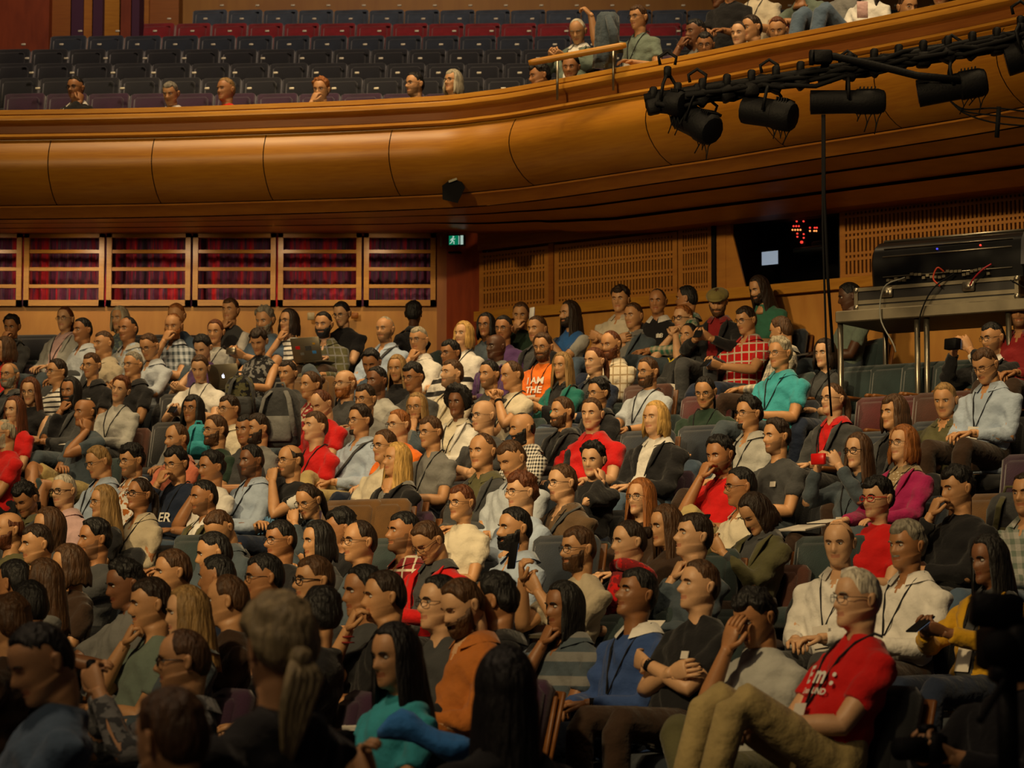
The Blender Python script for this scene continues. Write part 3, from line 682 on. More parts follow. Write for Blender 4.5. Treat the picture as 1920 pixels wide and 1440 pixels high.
HW = {'n': 'black', 'd': 'dark', 'r': 'brown', 'R': 'reddish brown', 'g': 'ginger', 'y': 'blond', 'o': 'sandy', 'w': 'white', 'x': 'grey', 'G': 'grey', 'a': 'grey'}
SKIN = {'L': (.50, .26, .118), 'P': (.58, .335, .18), 'M': (.36, .165, .068), 'T': (.27, .118, .047), 'B': (.20, .085, .038), 'D': (.085, .036, .018)}
def skinm(k): return mat('skin_' + k, SKIN[k], .48, bump=.06, bscale=90, var=.10, vscale=14, spec=.45)
def lipm(k): c = SKIN[k]; return mat('lip_' + k, (c[0] * .82, c[1] * .62, c[2] * .66), .42)
EYEW = mat('eye_white', (.46, .42, .38), .3); EYED = mat('eye_iris', (.015, .010, .008), .2)
def hairm(k):
    name = 'hair_' + k
    if name in MATS: return MATS[name]
    m = mat(name, HAIR[k], .55, bump=.9, bscale=55, var=.45, vscale=40, spec=.35, stretch=(1, 1, .16)); return m
def clothm(c, pat=None, c2='dkgrey'):
    name = 'cloth_' + c + ('_' + pat + '_' + c2 if pat else '')
    if name in MATS: return MATS[name]
    m = mat(name, PAL[c], .88, bump=1.0, bscale=12, var=.12, vscale=9, spec=.2, sheen=.15)
    if pat:
        nt = m.node_tree; b = nt.nodes['Principled BSDF']; tc = nt.nodes.new('ShaderNodeTexCoord'); sx = nt.nodes.new('ShaderNodeSeparateXYZ'); nt.links.new(tc.outputs['Object'], sx.inputs[0])
        def M_(op, a, bb=None, c_=None):
            n = nt.nodes.new('ShaderNodeMath'); n.operation = op
            for i, q in enumerate((a, bb, c_)):
                if q is None: continue
                if isinstance(q, (int, float)): n.inputs[i].default_value = q
                else: nt.links.new(q, n.inputs[i])
            return n.outputs[0]
        def band(src, freq, thr): return M_('GREATER_THAN', M_('SINE', M_('MULTIPLY', src, freq * 2 * PI)), thr)
        xx = M_('ADD', sx.outputs[0], M_('MULTIPLY', sx.outputs[1], .8)); zz = sx.outputs[2]
        if pat == 'plaid': fac = M_('MULTIPLY', M_('ADD', band(xx, 17, .1), band(zz, 15, .1)), .5)
        elif pat == 'check': fac = M_('MULTIPLY', M_('ADD', band(xx, 38, 0), band(zz, 38, 0)), .5)
        elif pat == 'stripe': fac = band(zz, 22, .45)
        elif pat == 'wide': fac = band(zz, 9, .3)
        elif pat == 'fine': fac = M_('MULTIPLY', band(xx, 60, .2), .5)
        elif pat == 'window': fac = M_('MAXIMUM', band(xx, 13, .86), band(zz, 13, .86))
        else:
            vo = nt.nodes.new('ShaderNodeTexNoise' if pat == 'floral' else 'ShaderNodeTexVoronoi'); vo.inputs['Scale'].default_value = 24 if pat == 'floral' else 55
            nt.links.new(tc.outputs['Object'], vo.inputs[0])
            fac = M_('GREATER_THAN', vo.outputs[0], .53) if pat == 'floral' else M_('LESS_THAN', vo.outputs[0], .33)
        mx = nt.nodes.new('ShaderNodeMix'); mx.data_type = 'RGBA'; mx.inputs[6].default_value = (*PAL[c], 1); mx.inputs[7].default_value = (*PAL[c2], 1)
        nt.links.new(fac, mx.inputs[0]); nt.links.new(mx.outputs[2], b.inputs['Base Color'])
    return m

# head: rings (z front, z back, half width, y front, y back); face towards -Y, origin between the ears
HR = [(-.27, -.235, .082, -.060, .070), (-.235, -.195, .066, -.056, .068), (-.20, -.165, .0575, -.050, .070), (-.165, -.135, .055, -.043, .074), (-.140, -.110, .0545, -.044, .079), (-.124, -.085, .054, -.064, .084),
 (-.121, -.070, .045, -.082, .088), (-.114, -.058, .0495, -.0925, .091), (-.103, -.050, .0545, -.0955, .094), (-.092, -.042, .0595, -.0955, .096), (-.083, -.036, .063, -.0950, .098), (-.076, -.031, .0655, -.0948, .0995), (-.0695, -.027, .0672, -.0946, .1),
 (-.063, -.024, .0685, -.0944, .1005), (-.055, -.020, .0698, -.0942, .101), (-.046, -.015, .0712, -.0942, .1015), (-.037, -.010, .0728, -.0945, .1018), (-.027, -.005, .0745, -.0948, .102), (-.016, .001, .0762, -.0948, .102), (-.006, .007, .077, -.094, .102),
 (.004, .013, .0775, -.0935, .1015), (.013, .019, .0778, -.0945, .101), (.021, .025, .0778, -.0965, .100), (.030, .032, .0772, -.0965, .0985), (.042, .043, .076, -.0955, .0965), (.057, .057, .0728, -.0925, .0925), (.073, .073, .067, -.086, .085), (.089, .089, .0575, -.0745, .0735), (.102, .102, .044, -.058, .057), (.111, .111, .028, -.037, .036), (.1155, .1155, .012, -.016, .016)]
_h = [0, 6, 12, 18, 24, 31, 38, 46, 55, 65, 76, 88, 101, 115, 130, 146, 163]
ANG = [R(a) for a in _h] + [PI] + [2 * PI - R(a) for a in reversed(_h[1:])]
NA = len(ANG)
def gs(x, s): return math.exp(-(x / s) ** 2)
def head_grid(rng, fem):
    nose = 1 + rng.uniform(-.2, .25) - (.2 if fem else 0); chin = rng.uniform(-.004, .004) - (.003 if fem else 0); wd = rng.uniform(.95, 1.06) * (.95 if fem else 1)
    jaw = rng.uniform(.94, 1.06) * (.95 if fem else 1.02); G = []
    for k, (zf, zb, rs, yf, yb) in enumerate(HR):
        ring = []
        j = jaw if 5 <= k <= 12 else 1
        if not fem or k > 4: nk = 1
        else: nk = .88
        for a in ANG:
            c = math.cos(a); s = math.sin(a)
            x = rs * wd * j * nk * (abs(s) ** (1.0 if k < 16 else .92)) * (1 if s > 0 else -1); t = (1 + c) / 2
            y = ((yf + (chin if 5 < k < 10 else 0)) * nk if c > 0 else yb * -1 * -1) * (abs(c) ** (.97 if k > 5 else 1))
            if c <= 0: y = yb * nk * abs(c)
            z = zb + (zf - zb) * (t ** .9 if k < 22 else t)
            if c > 0 and k >= 5:
                ax_ = abs(x)
                # nose
                zn = z
                if -.052 < zn < .022:
                    prof = np.interp(zn, [-.052, -.044, -.036, -.026, -.012, .004, .016, .022], [0, .009, .025, .0265, .0175, .009, .002, 0])
                    wn = np.interp(zn, [-.052, -.036, -.02, .01], [.016, .0155, .011, .0085])
                    y -= prof * nose * gs(x, wn)
                y += .0125 * gs(ax_ - .031, .0155) * gs(zn - .004, .0125)         # eye sockets
                y -= .0045 * gs(ax_ - .026, .024) * gs(zn - .024, .007) * (.5 if fem else 1)  # brow
                y -= .0045 * gs(ax_ - .043, .016) * gs(zn + .032, .018)         # cheekbone
                y += .004 * gs(ax_ - .030, .012) * gs(zn + .066, .016)          # beside mouth
                y += .0045 * gs(x, .024) * gs(zn + .0695, .0026)                 # mouth line
                y -= .0052 * gs(x, .021) * gs(zn + .0765, .0042) + .0050 * gs(x, .023) * gs(zn + .063, .0042) + .002 * gs(x, .03) * gs(zn + .05, .012)
                y -= .003 * gs(x, .016) * gs(zn + .105, .010)
            ring.append(Vector((x, y, z)))
        G.append(ring)
    return G
def ell(th, ph, off, A=(.0775, .0995, .1165), c0=(0, .002, 0)):
    n = Vector((math.sin(th) * math.cos(ph), -math.cos(th) * math.cos(ph), math.sin(ph)))
    p = Vector((A[0] * n.x, A[1] * n.y, A[2] * n.z)); m = Vector((n.x / A[0], n.y / A[1], n.z / A[2])).normalized()
    return Vector(c0) + p + m * off
def hair_mesh(style, rng, seed):
    mb = MB(); nth, nv = 44, 20
    th_ = [2 * PI * i / nth - PI for i in range(nth)]
    thick = {'s': .013, 't': .009, 'k': .008, 'm': .024, 'c': .026, 'A': .055, 'b': .020, 'l': .017, 'p': .011, 'P': .036, 'u': .011, 'M': .020, 'z': .004}.get(style, .014) * rng.uniform(.9, 1.15)
    L = {'b': -.135, 'l': -.30, 'M': -.19}.get(style, None)
    amp = {'c': .011, 'A': .016, 'm': .008, 'P': .010, 'k': .002, 't': .003, 'z': .0005}.get(style, .0035)
    part = rng.choice([-.5, .5, .3]); fringe = style in 'smcb' and rng.random() < .35
    rows = []
    for th in th_:
        d = abs(math.degrees(th))
        if style in ('k',): fr = [(0, 60), (50, 60), (62, 42), (75, 38), (90, 26), (180, 34)]; start = np.interp(d, [q[0] for q in fr], [q[1] for q in fr])
        else: start = 90
        fr = [(0, 41), (28, 44), (46, 40), (58, 24), (74, 8), (88, 12), (100, 10), (112, -22), (140, -34), (180, -40)]
        if fringe: fr[0] = (0, 26); fr[1] = (28, 27)
        if style in 't': fr[0] = (0, 60); fr[1] = (24, 72); fr[2] = (46, 58); fr[3] = (60, 26)
        if style in 'k': fr = [(0, 60), (50, 60), (62, 40), (74, 4), (88, 10), (100, 6), (112, -22), (180, -38)]
        if style in 'pu': fr[0] = (0, 44); fr[2] = (46, 36)
        if style == 'A': fr[4] = (74, -8); fr[5] = (88, -22); fr[6] = (100, -30)
        end = float(np.interp(d, [q[0] for q in fr], [q[1] for q in fr]))
        lg = L is not None and d > 52
        if lg: end = -8
        col = []
        for v in range(nv + 1):
            t = v / nv; ph = start + (end - start) * t
            e = min(1, (1 - t) * 4.5 + (1 if lg else .12)); e0 = min(1, t * 6 + .15) if style == 'k' else 1
            off = thick * e * e0 + (0.0 if lg or t < .99 else -.004)
            if not lg and d > 60 and style in 'smc' and ph < 30: off *= .62
            if style == 's' and d < 50: off += .006 * gs(ph - 48, 14)
            p = ell(th, R(ph), off); q = p * 34 + Vector((seed, 0, 0))
            if style in 'cA': nn = noise.noise(p * 42 + Vector((seed, 0, 0))) * 1.3 + noise.noise(p * 90) * .6
            elif style in 'mP': nn = noise.noise(p * 26 + Vector((seed, 0, 0))) * 1.3
            else: nn = noise.noise(Vector((th * 7, ph * .02, seed))) + .5 * noise.noise(Vector((th * 19, ph * .03, seed)))
            p = ell(th, R(ph), off + amp * nn * e)
            col.append(p)
        if L is not None:
            base = col[-1]; ln = L + rng.uniform(-.02, .015)
            side = math.sin(th)
            for m_ in range(1, 9):
                u = m_ / 8
                if lg:
                    z = base.z + (ln - base.z) * u
                    fl = {'b': .010 * math.sin(u * PI) - .012 * u, 'l': .004 + .010 * u, 'M': -.004 * u}[style]
                    r_ = Vector((base.x, base.y, 0)); r_.normalize()
                    w2 = .005 * noise.noise(Vector((th * 6, u * 3, seed)))
                    fwd = Vector((0, -.018 * u if d < 100 else .012 * u, 0))
                    nk = 1.0 if style != 'M' else 1 - .25 * u
                    col.append(Vector((base.x * nk, base.y * (nk if base.y > 0 else 1), z)) + r_ * (fl + w2) + fwd)
                else: col.append(col[nv] + Vector((0, .004, 0)))
            # thickness: fold back inside
            for m_ in range(7, -1, -2):
                u = m_ / 8
                if lg:
                    p = col[nv + m_] if m_ else col[nv]
                    r_ = Vector((p.x, p.y, 0)); 
                    if r_.length > 0: r_.normalize()
                    col.append(p - r_ * .018)
                else: col.append(col[nv] + Vector((0, .006, 0)))
        rows.append(col)
    n = len(rows[0]); vs = [p for c in rows for p in c]; fs = []
    for i in range(nth):
        j = (i + 1) % nth
        for k in range(n - 1): fs.append((i * n + k, i * n + k + 1, j * n + k + 1, j * n + k))
    mb.add(vs, fs)
    if style == 'P':
        mb.sphere((0, .135, -.03), .034, 10, 8)
        for q in range(5): mb.tube([(.006 * q - .012, .135, -.03), (.02 * (q - 2), .165, -.08), (.018 * (q - 2) + .02, .16, -.15), (.012 * (q - 2) + .03, .155, -.22), (.006 * (q - 2) + .045, .15, -.30)], [.016, .018, .015, .012, .005], 8)
    if style == 'p':
        mb.sphere((0, .112, .03), .026, 10, 8); mb.tube([(0, .115, .03), (0, .145, .0), (0.005, .150, -.07), (.01, .145, -.15), (.012, .14, -.21)], [.02, .026, .03, .024, .008], 10)
    if style == 'u': mb.sphere((0, .115, .045), .04, 12, 8)
    return mb
def hand(mb, wr, d, nrm, curl, side, S_=1.0, mi=0, spread=1.0, point=False):
    d = Vector(d).normalized(); nrm = Vector(nrm); nrm = (nrm - d * nrm.dot(d)).normalized(); ac = d.cross(nrm) * side   # ac points to the thumb side
    wr = Vector(wr)
    # palm: flattened tube, palm faces nrm
    rs = []
    for t, w_, th in ((-.02, .027, .022), (.0, .028, .020), (.03, .038, .017), (.065, .043, .015), (.088, .041, .012), (.096, .034, .008)):
        c = wr + d * t * S_; rs.append([c + ac * math.cos(q) * w_ * S_ + nrm * math.sin(q) * th * S_ for q in [2 * PI * i / 10 for i in range(10)]])
    mb.rings(rs, True, mi)
    for f, (off, ln) in enumerate(((.031, .070), (.0105, .079), (-.011, .074), (-.031, .058))):
        c_ = curl if not (point and f == 0) else .1
        p = wr + d * .082 * S_ + ac * off * S_; dirr = (d + ac * off * 2.2 * spread).normalized(); pts = [p]; a = 0
        for sg, fr in enumerate((.45, .30, .25)):
            a += c_ * (.9, 1.0, .7)[sg] + .06 * f * c_
            dd = dirr * math.cos(a) + nrm * math.sin(a); p = p + dd * ln * fr * S_; pts.append(p)
        mb.tube(pts, [.0095 * S_, .009 * S_, .0082 * S_, .0062 * S_], 7, True, mi)
    p = wr + d * .022 * S_ + ac * .026 * S_; t1 = (d * .65 + ac * .62 + nrm * .35).normalized(); t2 = (d * .9 + ac * .1 + nrm * .35).normalized()
    mb.tube([p - t1 * .012, p + t1 * .034 * S_, p + t1 * .034 * S_ + t2 * .028 * S_, p + t1 * .034 * S_ + t2 * .048 * S_], [.014 * S_, .0115 * S_, .010 * S_, .007 * S_], 7, True, mi)
def ik(a, b, l1, l2, pole):
    a, b = Vector(a), Vector(b); d = b - a; L = min(d.length, (l1 + l2) * .985); dn = d.normalized(); b = a + dn * L
    x = (l1 * l1 - l2 * l2 + L * L) / (2 * L); h = math.sqrt(max(l1 * l1 - x * x, 0)); p = Vector(pole); p = (p - dn * p.dot(dn)).normalized()
    return a + dn * x + p * h, b
SPR = [(-.12, .165, .125, .02), (-.03, .180, .130, .01), (.06, .168, .128, -.012), (.16, .158, .118, -.008), (.26, .168, .116, 0), (.34, .180, .112, .004), (.395, .180, .100, .008), (.43, .160, .088, .012), (.457, .126, .077, .014), (.48, .094, .067, .014), (.502, .072, .061, .010)]
def remesh(mb, name, mats, voxel, parent, smooth=3, sub=False, tint=None):
    o = mb.build(name, mats[0]); md = o.modifiers.new('r', 'REMESH'); md.mode = 'VOXEL'; md.voxel_size = voxel; md.use_smooth_shade = True
    ms = o.modifiers.new('s', 'SMOOTH'); ms.factor = .55; ms.iterations = smooth
    bpy.context.view_layer.update(); dg = bpy.context.evaluated_depsgraph_get(); me = bpy.data.meshes.new_from_object(o.evaluated_get(dg)); me.name = name
    old = o.data; o.modifiers.clear(); o.data = me; bpy.data.meshes.remove(old)
    me.materials.clear()
    for m in mats: me.materials.append(m)
    me.polygons.foreach_set('use_smooth', [True] * len(me.polygons))
    if tint:
        mi = [tint(p.center, p.normal) for p in me.polygons]; me.polygons.foreach_set('material_index', mi)
    o.parent = parent; return o
PCOUNT = 0; PEOPLE = []; HS = .91
def person(px, py, yaw=40, pitch=5, hair='sd', skin='L', top='Tgrey', pose='la', fl=(), cl='', ex='', D=None):
    global PCOUNT
    PCOUNT += 1; rng = random.Random(PCOUNT * 77 + 5)
    F_ = {}
    for q in fl:
        if not q or q == '-': continue
        F_[q[0]] = q[1:] or True
    fem = 'f' in F_; roll = float(F_.get('r', 0)); scale = float(F_.get('z', 1.0)) * (1.0 if fem else 1.035) * rng.uniform(.98, 1.03)
    fat = float(F_.get('w', 1.0)) * rng.uniform(.96, 1.07)
    byaw = float(F_['B']) if 'B' in F_ else max(min(.55 * yaw + 18, yaw + 35), yaw - 65)
    Dd = D or dsurf(px, py); near = F * .235 / Dd
    rel = R(-(yaw - byaw)); lean = float(F_['e']) if 'e' in F_ else (rng.uniform(8, 17) if pose != 'fw' else -24)
    lr = R(lean)
    up = Vector((0, math.sin(lr), math.cos(lr))); fw = Vector((0, -math.cos(lr), math.sin(lr))); pel = Vector((0, 0, .52)); hl = .505
    def sp_(s, x=0, y=0):                       # point in the torso frame
        q = pel + up * s - fw * y; q.x = x; return q
    nb = sp_(hl); hc = nb + Vector((0, -.026, .140)); 
    hrot = Matrix.Rotation(rel, 3, 'Z') @ Matrix.Rotation(R(roll), 3, 'Y') @ Matrix.Rotation(R(pitch), 3, 'X')
    piv = nb + Vector((0, -.005, .06))
    hcr = piv + hrot @ (hc - piv)
    yw = -R(byaw)
    target = P(px, py, Dd)
    ro = Matrix.Rotation(yw, 3, 'Z') @ (hcr * scale)
    root = empty('person', target - ro, yw); root.scale = (scale,) * 3
    G = head_grid(rng, fem)
    # ---- body: one mesh: torso, neck, head, arms, hands
    mb = MB(); sk = skinm(skin); hg = []
    def blend(p, z):                           # neck follows the head partly
        base = hc + p * HS; t = min(max((z + .235) / .11, 0), 1); t = t * t * (3 - 2 * t)
        full = piv + hrot @ (base - piv); return base.lerp(full, t)
    for ring in G: hg.append([blend(p, (p.z if i else p.z)) for i, p in enumerate(ring)])
    torso = []
    for s, rx, ry, yo in SPR[:-2]:
        torso.append([sp_(s, rx * .80 * fat ** .7 * math.sin(a) * (.9 if fem else 1), (-ry * .78 * math.cos(a)) + yo) for a in ANG])
    # flip so both run with the same winding
    rings = torso + hg
    n = NA; vs = [p for r_ in rings for p in r_]; base = mb.n; fs = []; T = len(torso)
    mi_ = []
    for k in range(len(rings) - 1):
        for i in range(n):
            j = (i + 1) % n; f = (k * n + i, k * n + j, k * n + n + j, k * n + n + i); m_ = 0
            hk = k - T
            if hk in (11, 12, 13) and (i < 4 or i > n - 4): m_ = 3
            mb.add([], []); mb.f.append(tuple(q + base for q in f)); mb.mi.append(m_)
    mb.v.extend(tuple(p) for p in vs); mb.n += len(vs)
    mb.f.append(tuple(base + q for q in range(n - 1, -1, -1))); mb.mi.append(0)
    mb.f.append(tuple(base + (len(rings) - 1) * n + q for q in range(n))); mb.mi.append(0)
    def H(p): return piv + hrot @ (hc + Vector(p) * HS - piv)
    closed = pitch > 22
    for sx in (-1, 1):
        mb.sphere(H((sx * .031, -.0722, .003)), .0135 * HS, 10, 8, 0 if closed else 1, (1, 1, .62), hrot)
        if not closed: mb.sphere(H((sx * .031 - .001, -.0826, .003)), .0056 * HS, 8, 6, 2, (1, .7, 1), hrot)
        if hair[0] in 'blA': continue           # ears under the hair
        e = []
        for q in range(12):
            a = 2 * PI * q / 12; e.append(Vector((sx * (.079 + .010 * max(0, math.cos(a - .5))), .012 + .016 * math.cos(a) + .004, -.008 + .031 * math.sin(a) + .004 * math.cos(a))))
        c_ = Vector((sx * .074, .006, -.01)); mb.rings([[H(c_ + (p - c_) * .75) for p in e], [H(p) for p in e], [H(p + Vector((sx * .006, .003, 0))) for p in e], [H(c_ + Vector((sx * .006, 0, 0)) + (p - c_) * .55) for p in e]] if sx < 0 else [[H(c_ + (p - c_) * .75) for p in e][::-1], [H(p) for p in e][::-1], [H(p + Vector((sx * .006, .003, 0))) for p in e][::-1], [H(c_ + Vector((sx * .006, 0, 0)) + (p - c_) * .55) for p in e][::-1]])
    # ---- arms
    sw = (.182 if not fem else .160) * fat ** .6
    hv = hcr; hz = lambda x, y, z: hcr + Matrix.Rotation(rel * .8, 3, 'Z') @ Vector((x, y, z))
    D_ = (0, -1, 0)
    hands = {}
    def seth(side, tgt, d, nr, curl, pole=None): hands[side] = (Vector(tgt), Vector(d), Vector(nr), curl, Vector(pole) if pole is not None else Vector((side * .55, .35, -.8)))
    wv = rng.uniform(-.02, .02)
    seth(-1, (-.06 + wv, -.27, .66), (.6, -.7, -.1), (0, 0, -1), .55); seth(1, (.07 + wv, -.26, .67), (-.75, -.6, -.05), (0, 0, -1), .5)
    if pose == 'th': seth(-1, (-.13, -.30, .655), (.1, -1, -.05), (0, 0, -1), .35); seth(1, (.13, -.30, .655), (-.1, -1, -.05), (0, 0, -1), .35)
    elif pose == 'cr':
        seth(-1, sp_(.20, .085, -.185), (.9, .25, .15), (0, 1, 0), .5, (-.6, -.3, -.7)); seth(1, sp_(.235, -.075, -.20), (-.9, .3, .1), (0, 1, 0), .5, (.6, -.3, -.7))
    elif pose in ('cR', 'cL', 'oR', 'oL', 'kR', 'kL', 'nR', 'nL'):
        s_ = -1 if pose[1] == 'R' else 1
        o_ = {'c': (.02, -.115, -.185), 'o': (.02, -.165, -.155), 'k': (.085, -.045, -.16), 'n': (.045, -.10, -.22)}[pose[0]]
        seth(s_, hz(s_ * o_[0], o_[1], o_[2]), (-s_ * .25, .25 if pose[0] != 'k' else -.1, 1), (-s_ * .35, .9, .0) if pose[0] != 'k' else (-s_, .1, 0), 1.15 if pose[0] == 'c' else .75, (s_ * .35, -.35, -.9))
        seth(-s_, (s_ * .03, -.20, .70), (s_ * .9, -.3, .05), (0, 0, -1), .5, (-s_ * .7, .1, -.6))
    elif pose == 'cc':
        for s_ in (-1, 1): seth(s_, hz(s_ * .035, -.15, -.21), (-s_ * .35, .0, 1), (-s_, .2, 0), 1.1, (s_ * .6, -.2, -.8))
    elif pose in ('ph', 'rd'):
        z_ = .80 if pose == 'ph' else .73
        for s_ in (-1, 1): seth(s_, (s_ * .065, -.30, z_), (-s_ * .35, -.75, .35), (-s_ * .6, .2, .8), .75, (s_ * .7, .1, -.7))
    elif pose == 'pt':
        for s_ in (-1, 1): seth(s_, hz(s_ * .085, -.30, -.11), (-s_ * .4, -.35, .8), (-s_ * .5, .6, 0), .75, (s_ * .5, -.1, -.85))
    elif pose == 'pr':
        seth(-1, hz(-.06, -.30, -.17), (.15, -.35, .9), (.4, .7, 0), .8, (-.3, 0, -.9)); seth(1, hz(.03, -.26, -.23), (-.5, -.2, .8), (-.2, .8, 0), .6, (.4, 0, -.9))
    elif pose == 'ty':
        for s_ in (-1, 1): seth(s_, (s_ * .09, -.31, .70), (-s_ * .15, -1, -.05), (0, 0, -1), .45)
    elif pose == 'up':
        seth(-1, hz(-.33, -.28, .03), (-.5, -.3, .3), (0, .3, -1), .9, (-.3, -.3, -.9)); seth(1, (.14, -.22, .68), (-.2, -1, 0), (0, 0, -1), .4)
    elif pose == 'hi':
        for s_ in (-1, 1): seth(s_, hz(s_ * .07, -.33, .10), (-s_ * .4, -.35, .8), (-s_ * .5, .6, 0), .75, (s_ * .5, -.1, -.85))
    elif pose == 'fw':
        for s_ in (-1, 1): seth(s_, (s_ * .04, -.50, .72), (-s_ * .7, -.5, -.1), (0, .3, -1), .6, (s_ * .8, .0, -.6))
    elif pose == 'fc':
        for s_ in (-1, 1): seth(s_, hz(s_ * .03, -.13, -.17), (-s_ * .3, .1, 1), (-s_, .6, 0), 1.0, (s_ * .5, -.3, -.8))
    elif pose == 'wr': # hand flat over the face
        seth(-1, hz(-.01, -.155, -.135), (.1, .15, 1), (.1, 1, 0), .25, (-.2, -.4, -.9)); seth(1, (-.05, -.20, .70), (-.9, -.3, 0), (0, 0, -1), .5)
    ttype = top[0]; longs = ttype in 'SJHVx' and 'short' not in F_
    arms = {}
    for s_ in (-1, 1):
        sh = sp_(.395, s_ * sw * .97, .012); t, d, nr, curl, pole = hands[s_]
        el, wr = ik(sh, t, .285, .255, pole); arms[s_] = (sh, el, wr)
        fd = (wr - el).normalized(); d = (d.normalized() * .75 + fd * .55).normalized()
        m1 = sh.lerp(el, .5); m2 = el.lerp(wr, .35)
        af = .9 if fem else 1.0
        mb.tube([sh + (sh - el).normalized() * .01 - Vector((s_ * .03, 0, 0)), sh, sh.lerp(el, .3), m1, sh.lerp(el, .9), el + (el - sh).normalized() * .004, el.lerp(wr, .12), m2, el.lerp(wr, .7), wr, wr + d * .015], [.02, .038 * af, .045 * af * fat ** .4, .046 * af * fat ** .4, .042 * af, .040 * af, .042 * af, .041 * af, .033 * af, .027 * af, .025 * af], 12)
        hand(mb, wr, d, nr, curl, s_, .95 if fem else 1.04)
    # bare legs (shorts)
    bare = 'S' in F_
    hipx = .095; legs = {}
    kx = rng.uniform(.10, .15); kz = rng.uniform(.535, .575)
    for s_ in (-1, 1):
        kn = Vector((s_ * kx, -.46, kz)); an = Vector((s_ * (kx - .01), -.50 + rng.uniform(-.06, .08), .02))
        if 'X' in F_ and s_ == -1: kn = Vector((-.02, -.44, .70)); an = Vector((.22, -.60, .42))
        if 'K' in F_: kn = Vector((s_ * .11, -.44, .77)); an = Vector((s_ * .11, -.58, .33))
        legs[s_] = (Vector((s_ * hipx, -.01, .515)), kn, an)
        if bare: mb.tube([legs[s_][0], legs[s_][0].lerp(kn, .5), kn, kn.lerp(an, .08), kn.lerp(an, .35), kn.lerp(an, .7), an], [.075, .068, .055, .052, .055, .042, .034], 12)
    body = mb.build('body', [sk, EYEW, EYED, lipm(skin)], root)
    # ---- clothes
    vox = .011 if near > 80 else (.015 if near > 56 else .019)
    ct = top[1:].split(':'); cols = ct[0].split('/'); pat = ct[1] if len(ct) > 1 else None; c2 = ct[2] if len(ct) > 2 else 'dkgrey'
    cm1 = clothm(cols[0], pat if ttype != 'J' else None, c2); mats = [cm1]
    tint = None
    if len(cols) > 1:
        mats.append(clothm(cols[1], pat if ttype == 'J' else None, c2)); wid = .05 if ttype == 'J' else .03
        def tint(c, nrm, wid=wid):
            s = (c - pel).dot(up); y = (c - pel).dot(fw)
            if ttype == 'x': return 1 if abs(c.x) > sw * .9 or y > .155 else 0
            return 1 if (y > .02 and abs(c.x) < wid + max(0, (s - .25)) * .12 and s > -.02 and abs(c.x) < .09 and nrm.dot(fw) > .1) else 0
    if ttype in 'Ss' and tint is None:
        mats.append(sk)
        def tint(c, nrm):
            s = (c - pel).dot(up)
            return 1 if (s > .385 and abs(c.x) < (s - .385) * .42 and (c - pel).dot(fw) > 0) else 0
    mb = MB()
    fem_s = .92 if fem else 1.0
    rs = []
    for s, rx, ry, yo in (SPR[2:] if 'K' in F_ else SPR):
        bust = .022 * gs(s - .28, .06) if fem else 0
        belly = max(0, fat - 1) * .16 * gs(s - .10, .12)
        rs.append([sp_(s, rx * fat ** .8 * fem_s * math.sin(a), (-(ry * fat ** .5 + (bust + belly if math.cos(a) > 0 else 0)) * math.cos(a)) + yo) for a in [2 * PI * i / 24 for i in range(24)]])
    mb.rings(rs)
    for s_ in (-1, 1):
        sh, el, wr = arms[s_]; af = (.9 if fem else 1.0) * (1.12 if ttype in 'JH' else 1.0)
        if ttype == 'V' : continue
        if ttype in 'SJH':
            if 'q' in F_ and F_['q'] == 'roll': end = el.lerp(wr, .15)
            end = el.lerp(wr, .90)
            mb.tube([sh - Vector((s_ * .045, 0, -.01)), sh, sh.lerp(el, .5), el, el.lerp(wr, .12), el.lerp(wr, .55), end], [.046, .058 * af * fat ** .6, .056 * af, .050 * af, .051 * af, .046 * af, .040 * af], 12)
        else:
            mb.tube([sh - Vector((s_ * .045, 0, -.01)), sh, sh.lerp(el, .35), sh.lerp(el, .66)], [.046, .058 * af * fat ** .6, .058 * af * fat ** .5, .061 * af], 12)
    if ttype == 'H' and 'h' in F_:
        mb.tube([sp_(.47, x, y) for x, y in ((-.085, -.01), (-.075, .06), (0, .095), (.075, .06), (.085, -.01))], .035, 8)
    # a few folds
    shirt = remesh(mb, {'T': 't_shirt', 'S': 'shirt', 's': 'shirt', 'J': 'jacket', 'H': 'sweater', 'V': 'sleeveless_top', 'x': 'vest'}[ttype], mats, vox, root, 3, tint=tint)
    me = shirt.data; nv_ = len(me.vertices); co = np.empty(nv_ * 3); me.vertices.foreach_get('co', co); co = co.reshape(-1, 3); no = np.empty(nv_ * 3); me.vertices.foreach_get('normal', no); no = no.reshape(-1, 3)
    ph_ = rng.random() * 9
    fold = np.sin(co[:, 2] * 55 + co[:, 0] * 28 + 3 * np.sin(co[:, 0] * 19 + ph_)) * np.sin(co[:, 0] * 17 + ph_ + co[:, 2] * 8) * (.008 if near > 56 else .0065)
    co += no * fold[:, None]; me.vertices.foreach_set('co', co.ravel()); me.update()
    # collar
    if ttype in 'Ss' or 'c' in F_ or (ttype == 'J'):
        mb = MB(); cc = cols[-1] if ttype == 'J' else cols[0]
        if 'c' in F_ and isinstance(F_['c'], str): cc = F_['c']
        nn_ = 18; vs = []; fs = []
        for i in range(nn_ + 1):
            a = R(18 + (360 - 36) * i / nn_); rx, ry = .070 * (.92 if fem else 1), .064
            x, y = rx * math.sin(a), -ry * math.cos(a) + .012; dip = -.030 * max(0, math.cos(a)) ** 2
            fl_ = 1.62 + .30 * max(0, math.cos(a))
            vs += [sp_(.475 + dip, x * 1.2, y * 1.2), sp_(.518 + dip, x * 1.02, y * 1.02), sp_(.524 + dip, x * 1.08, y * 1.08), sp_(.478 + dip * 1.9, x * fl_, y * fl_)]
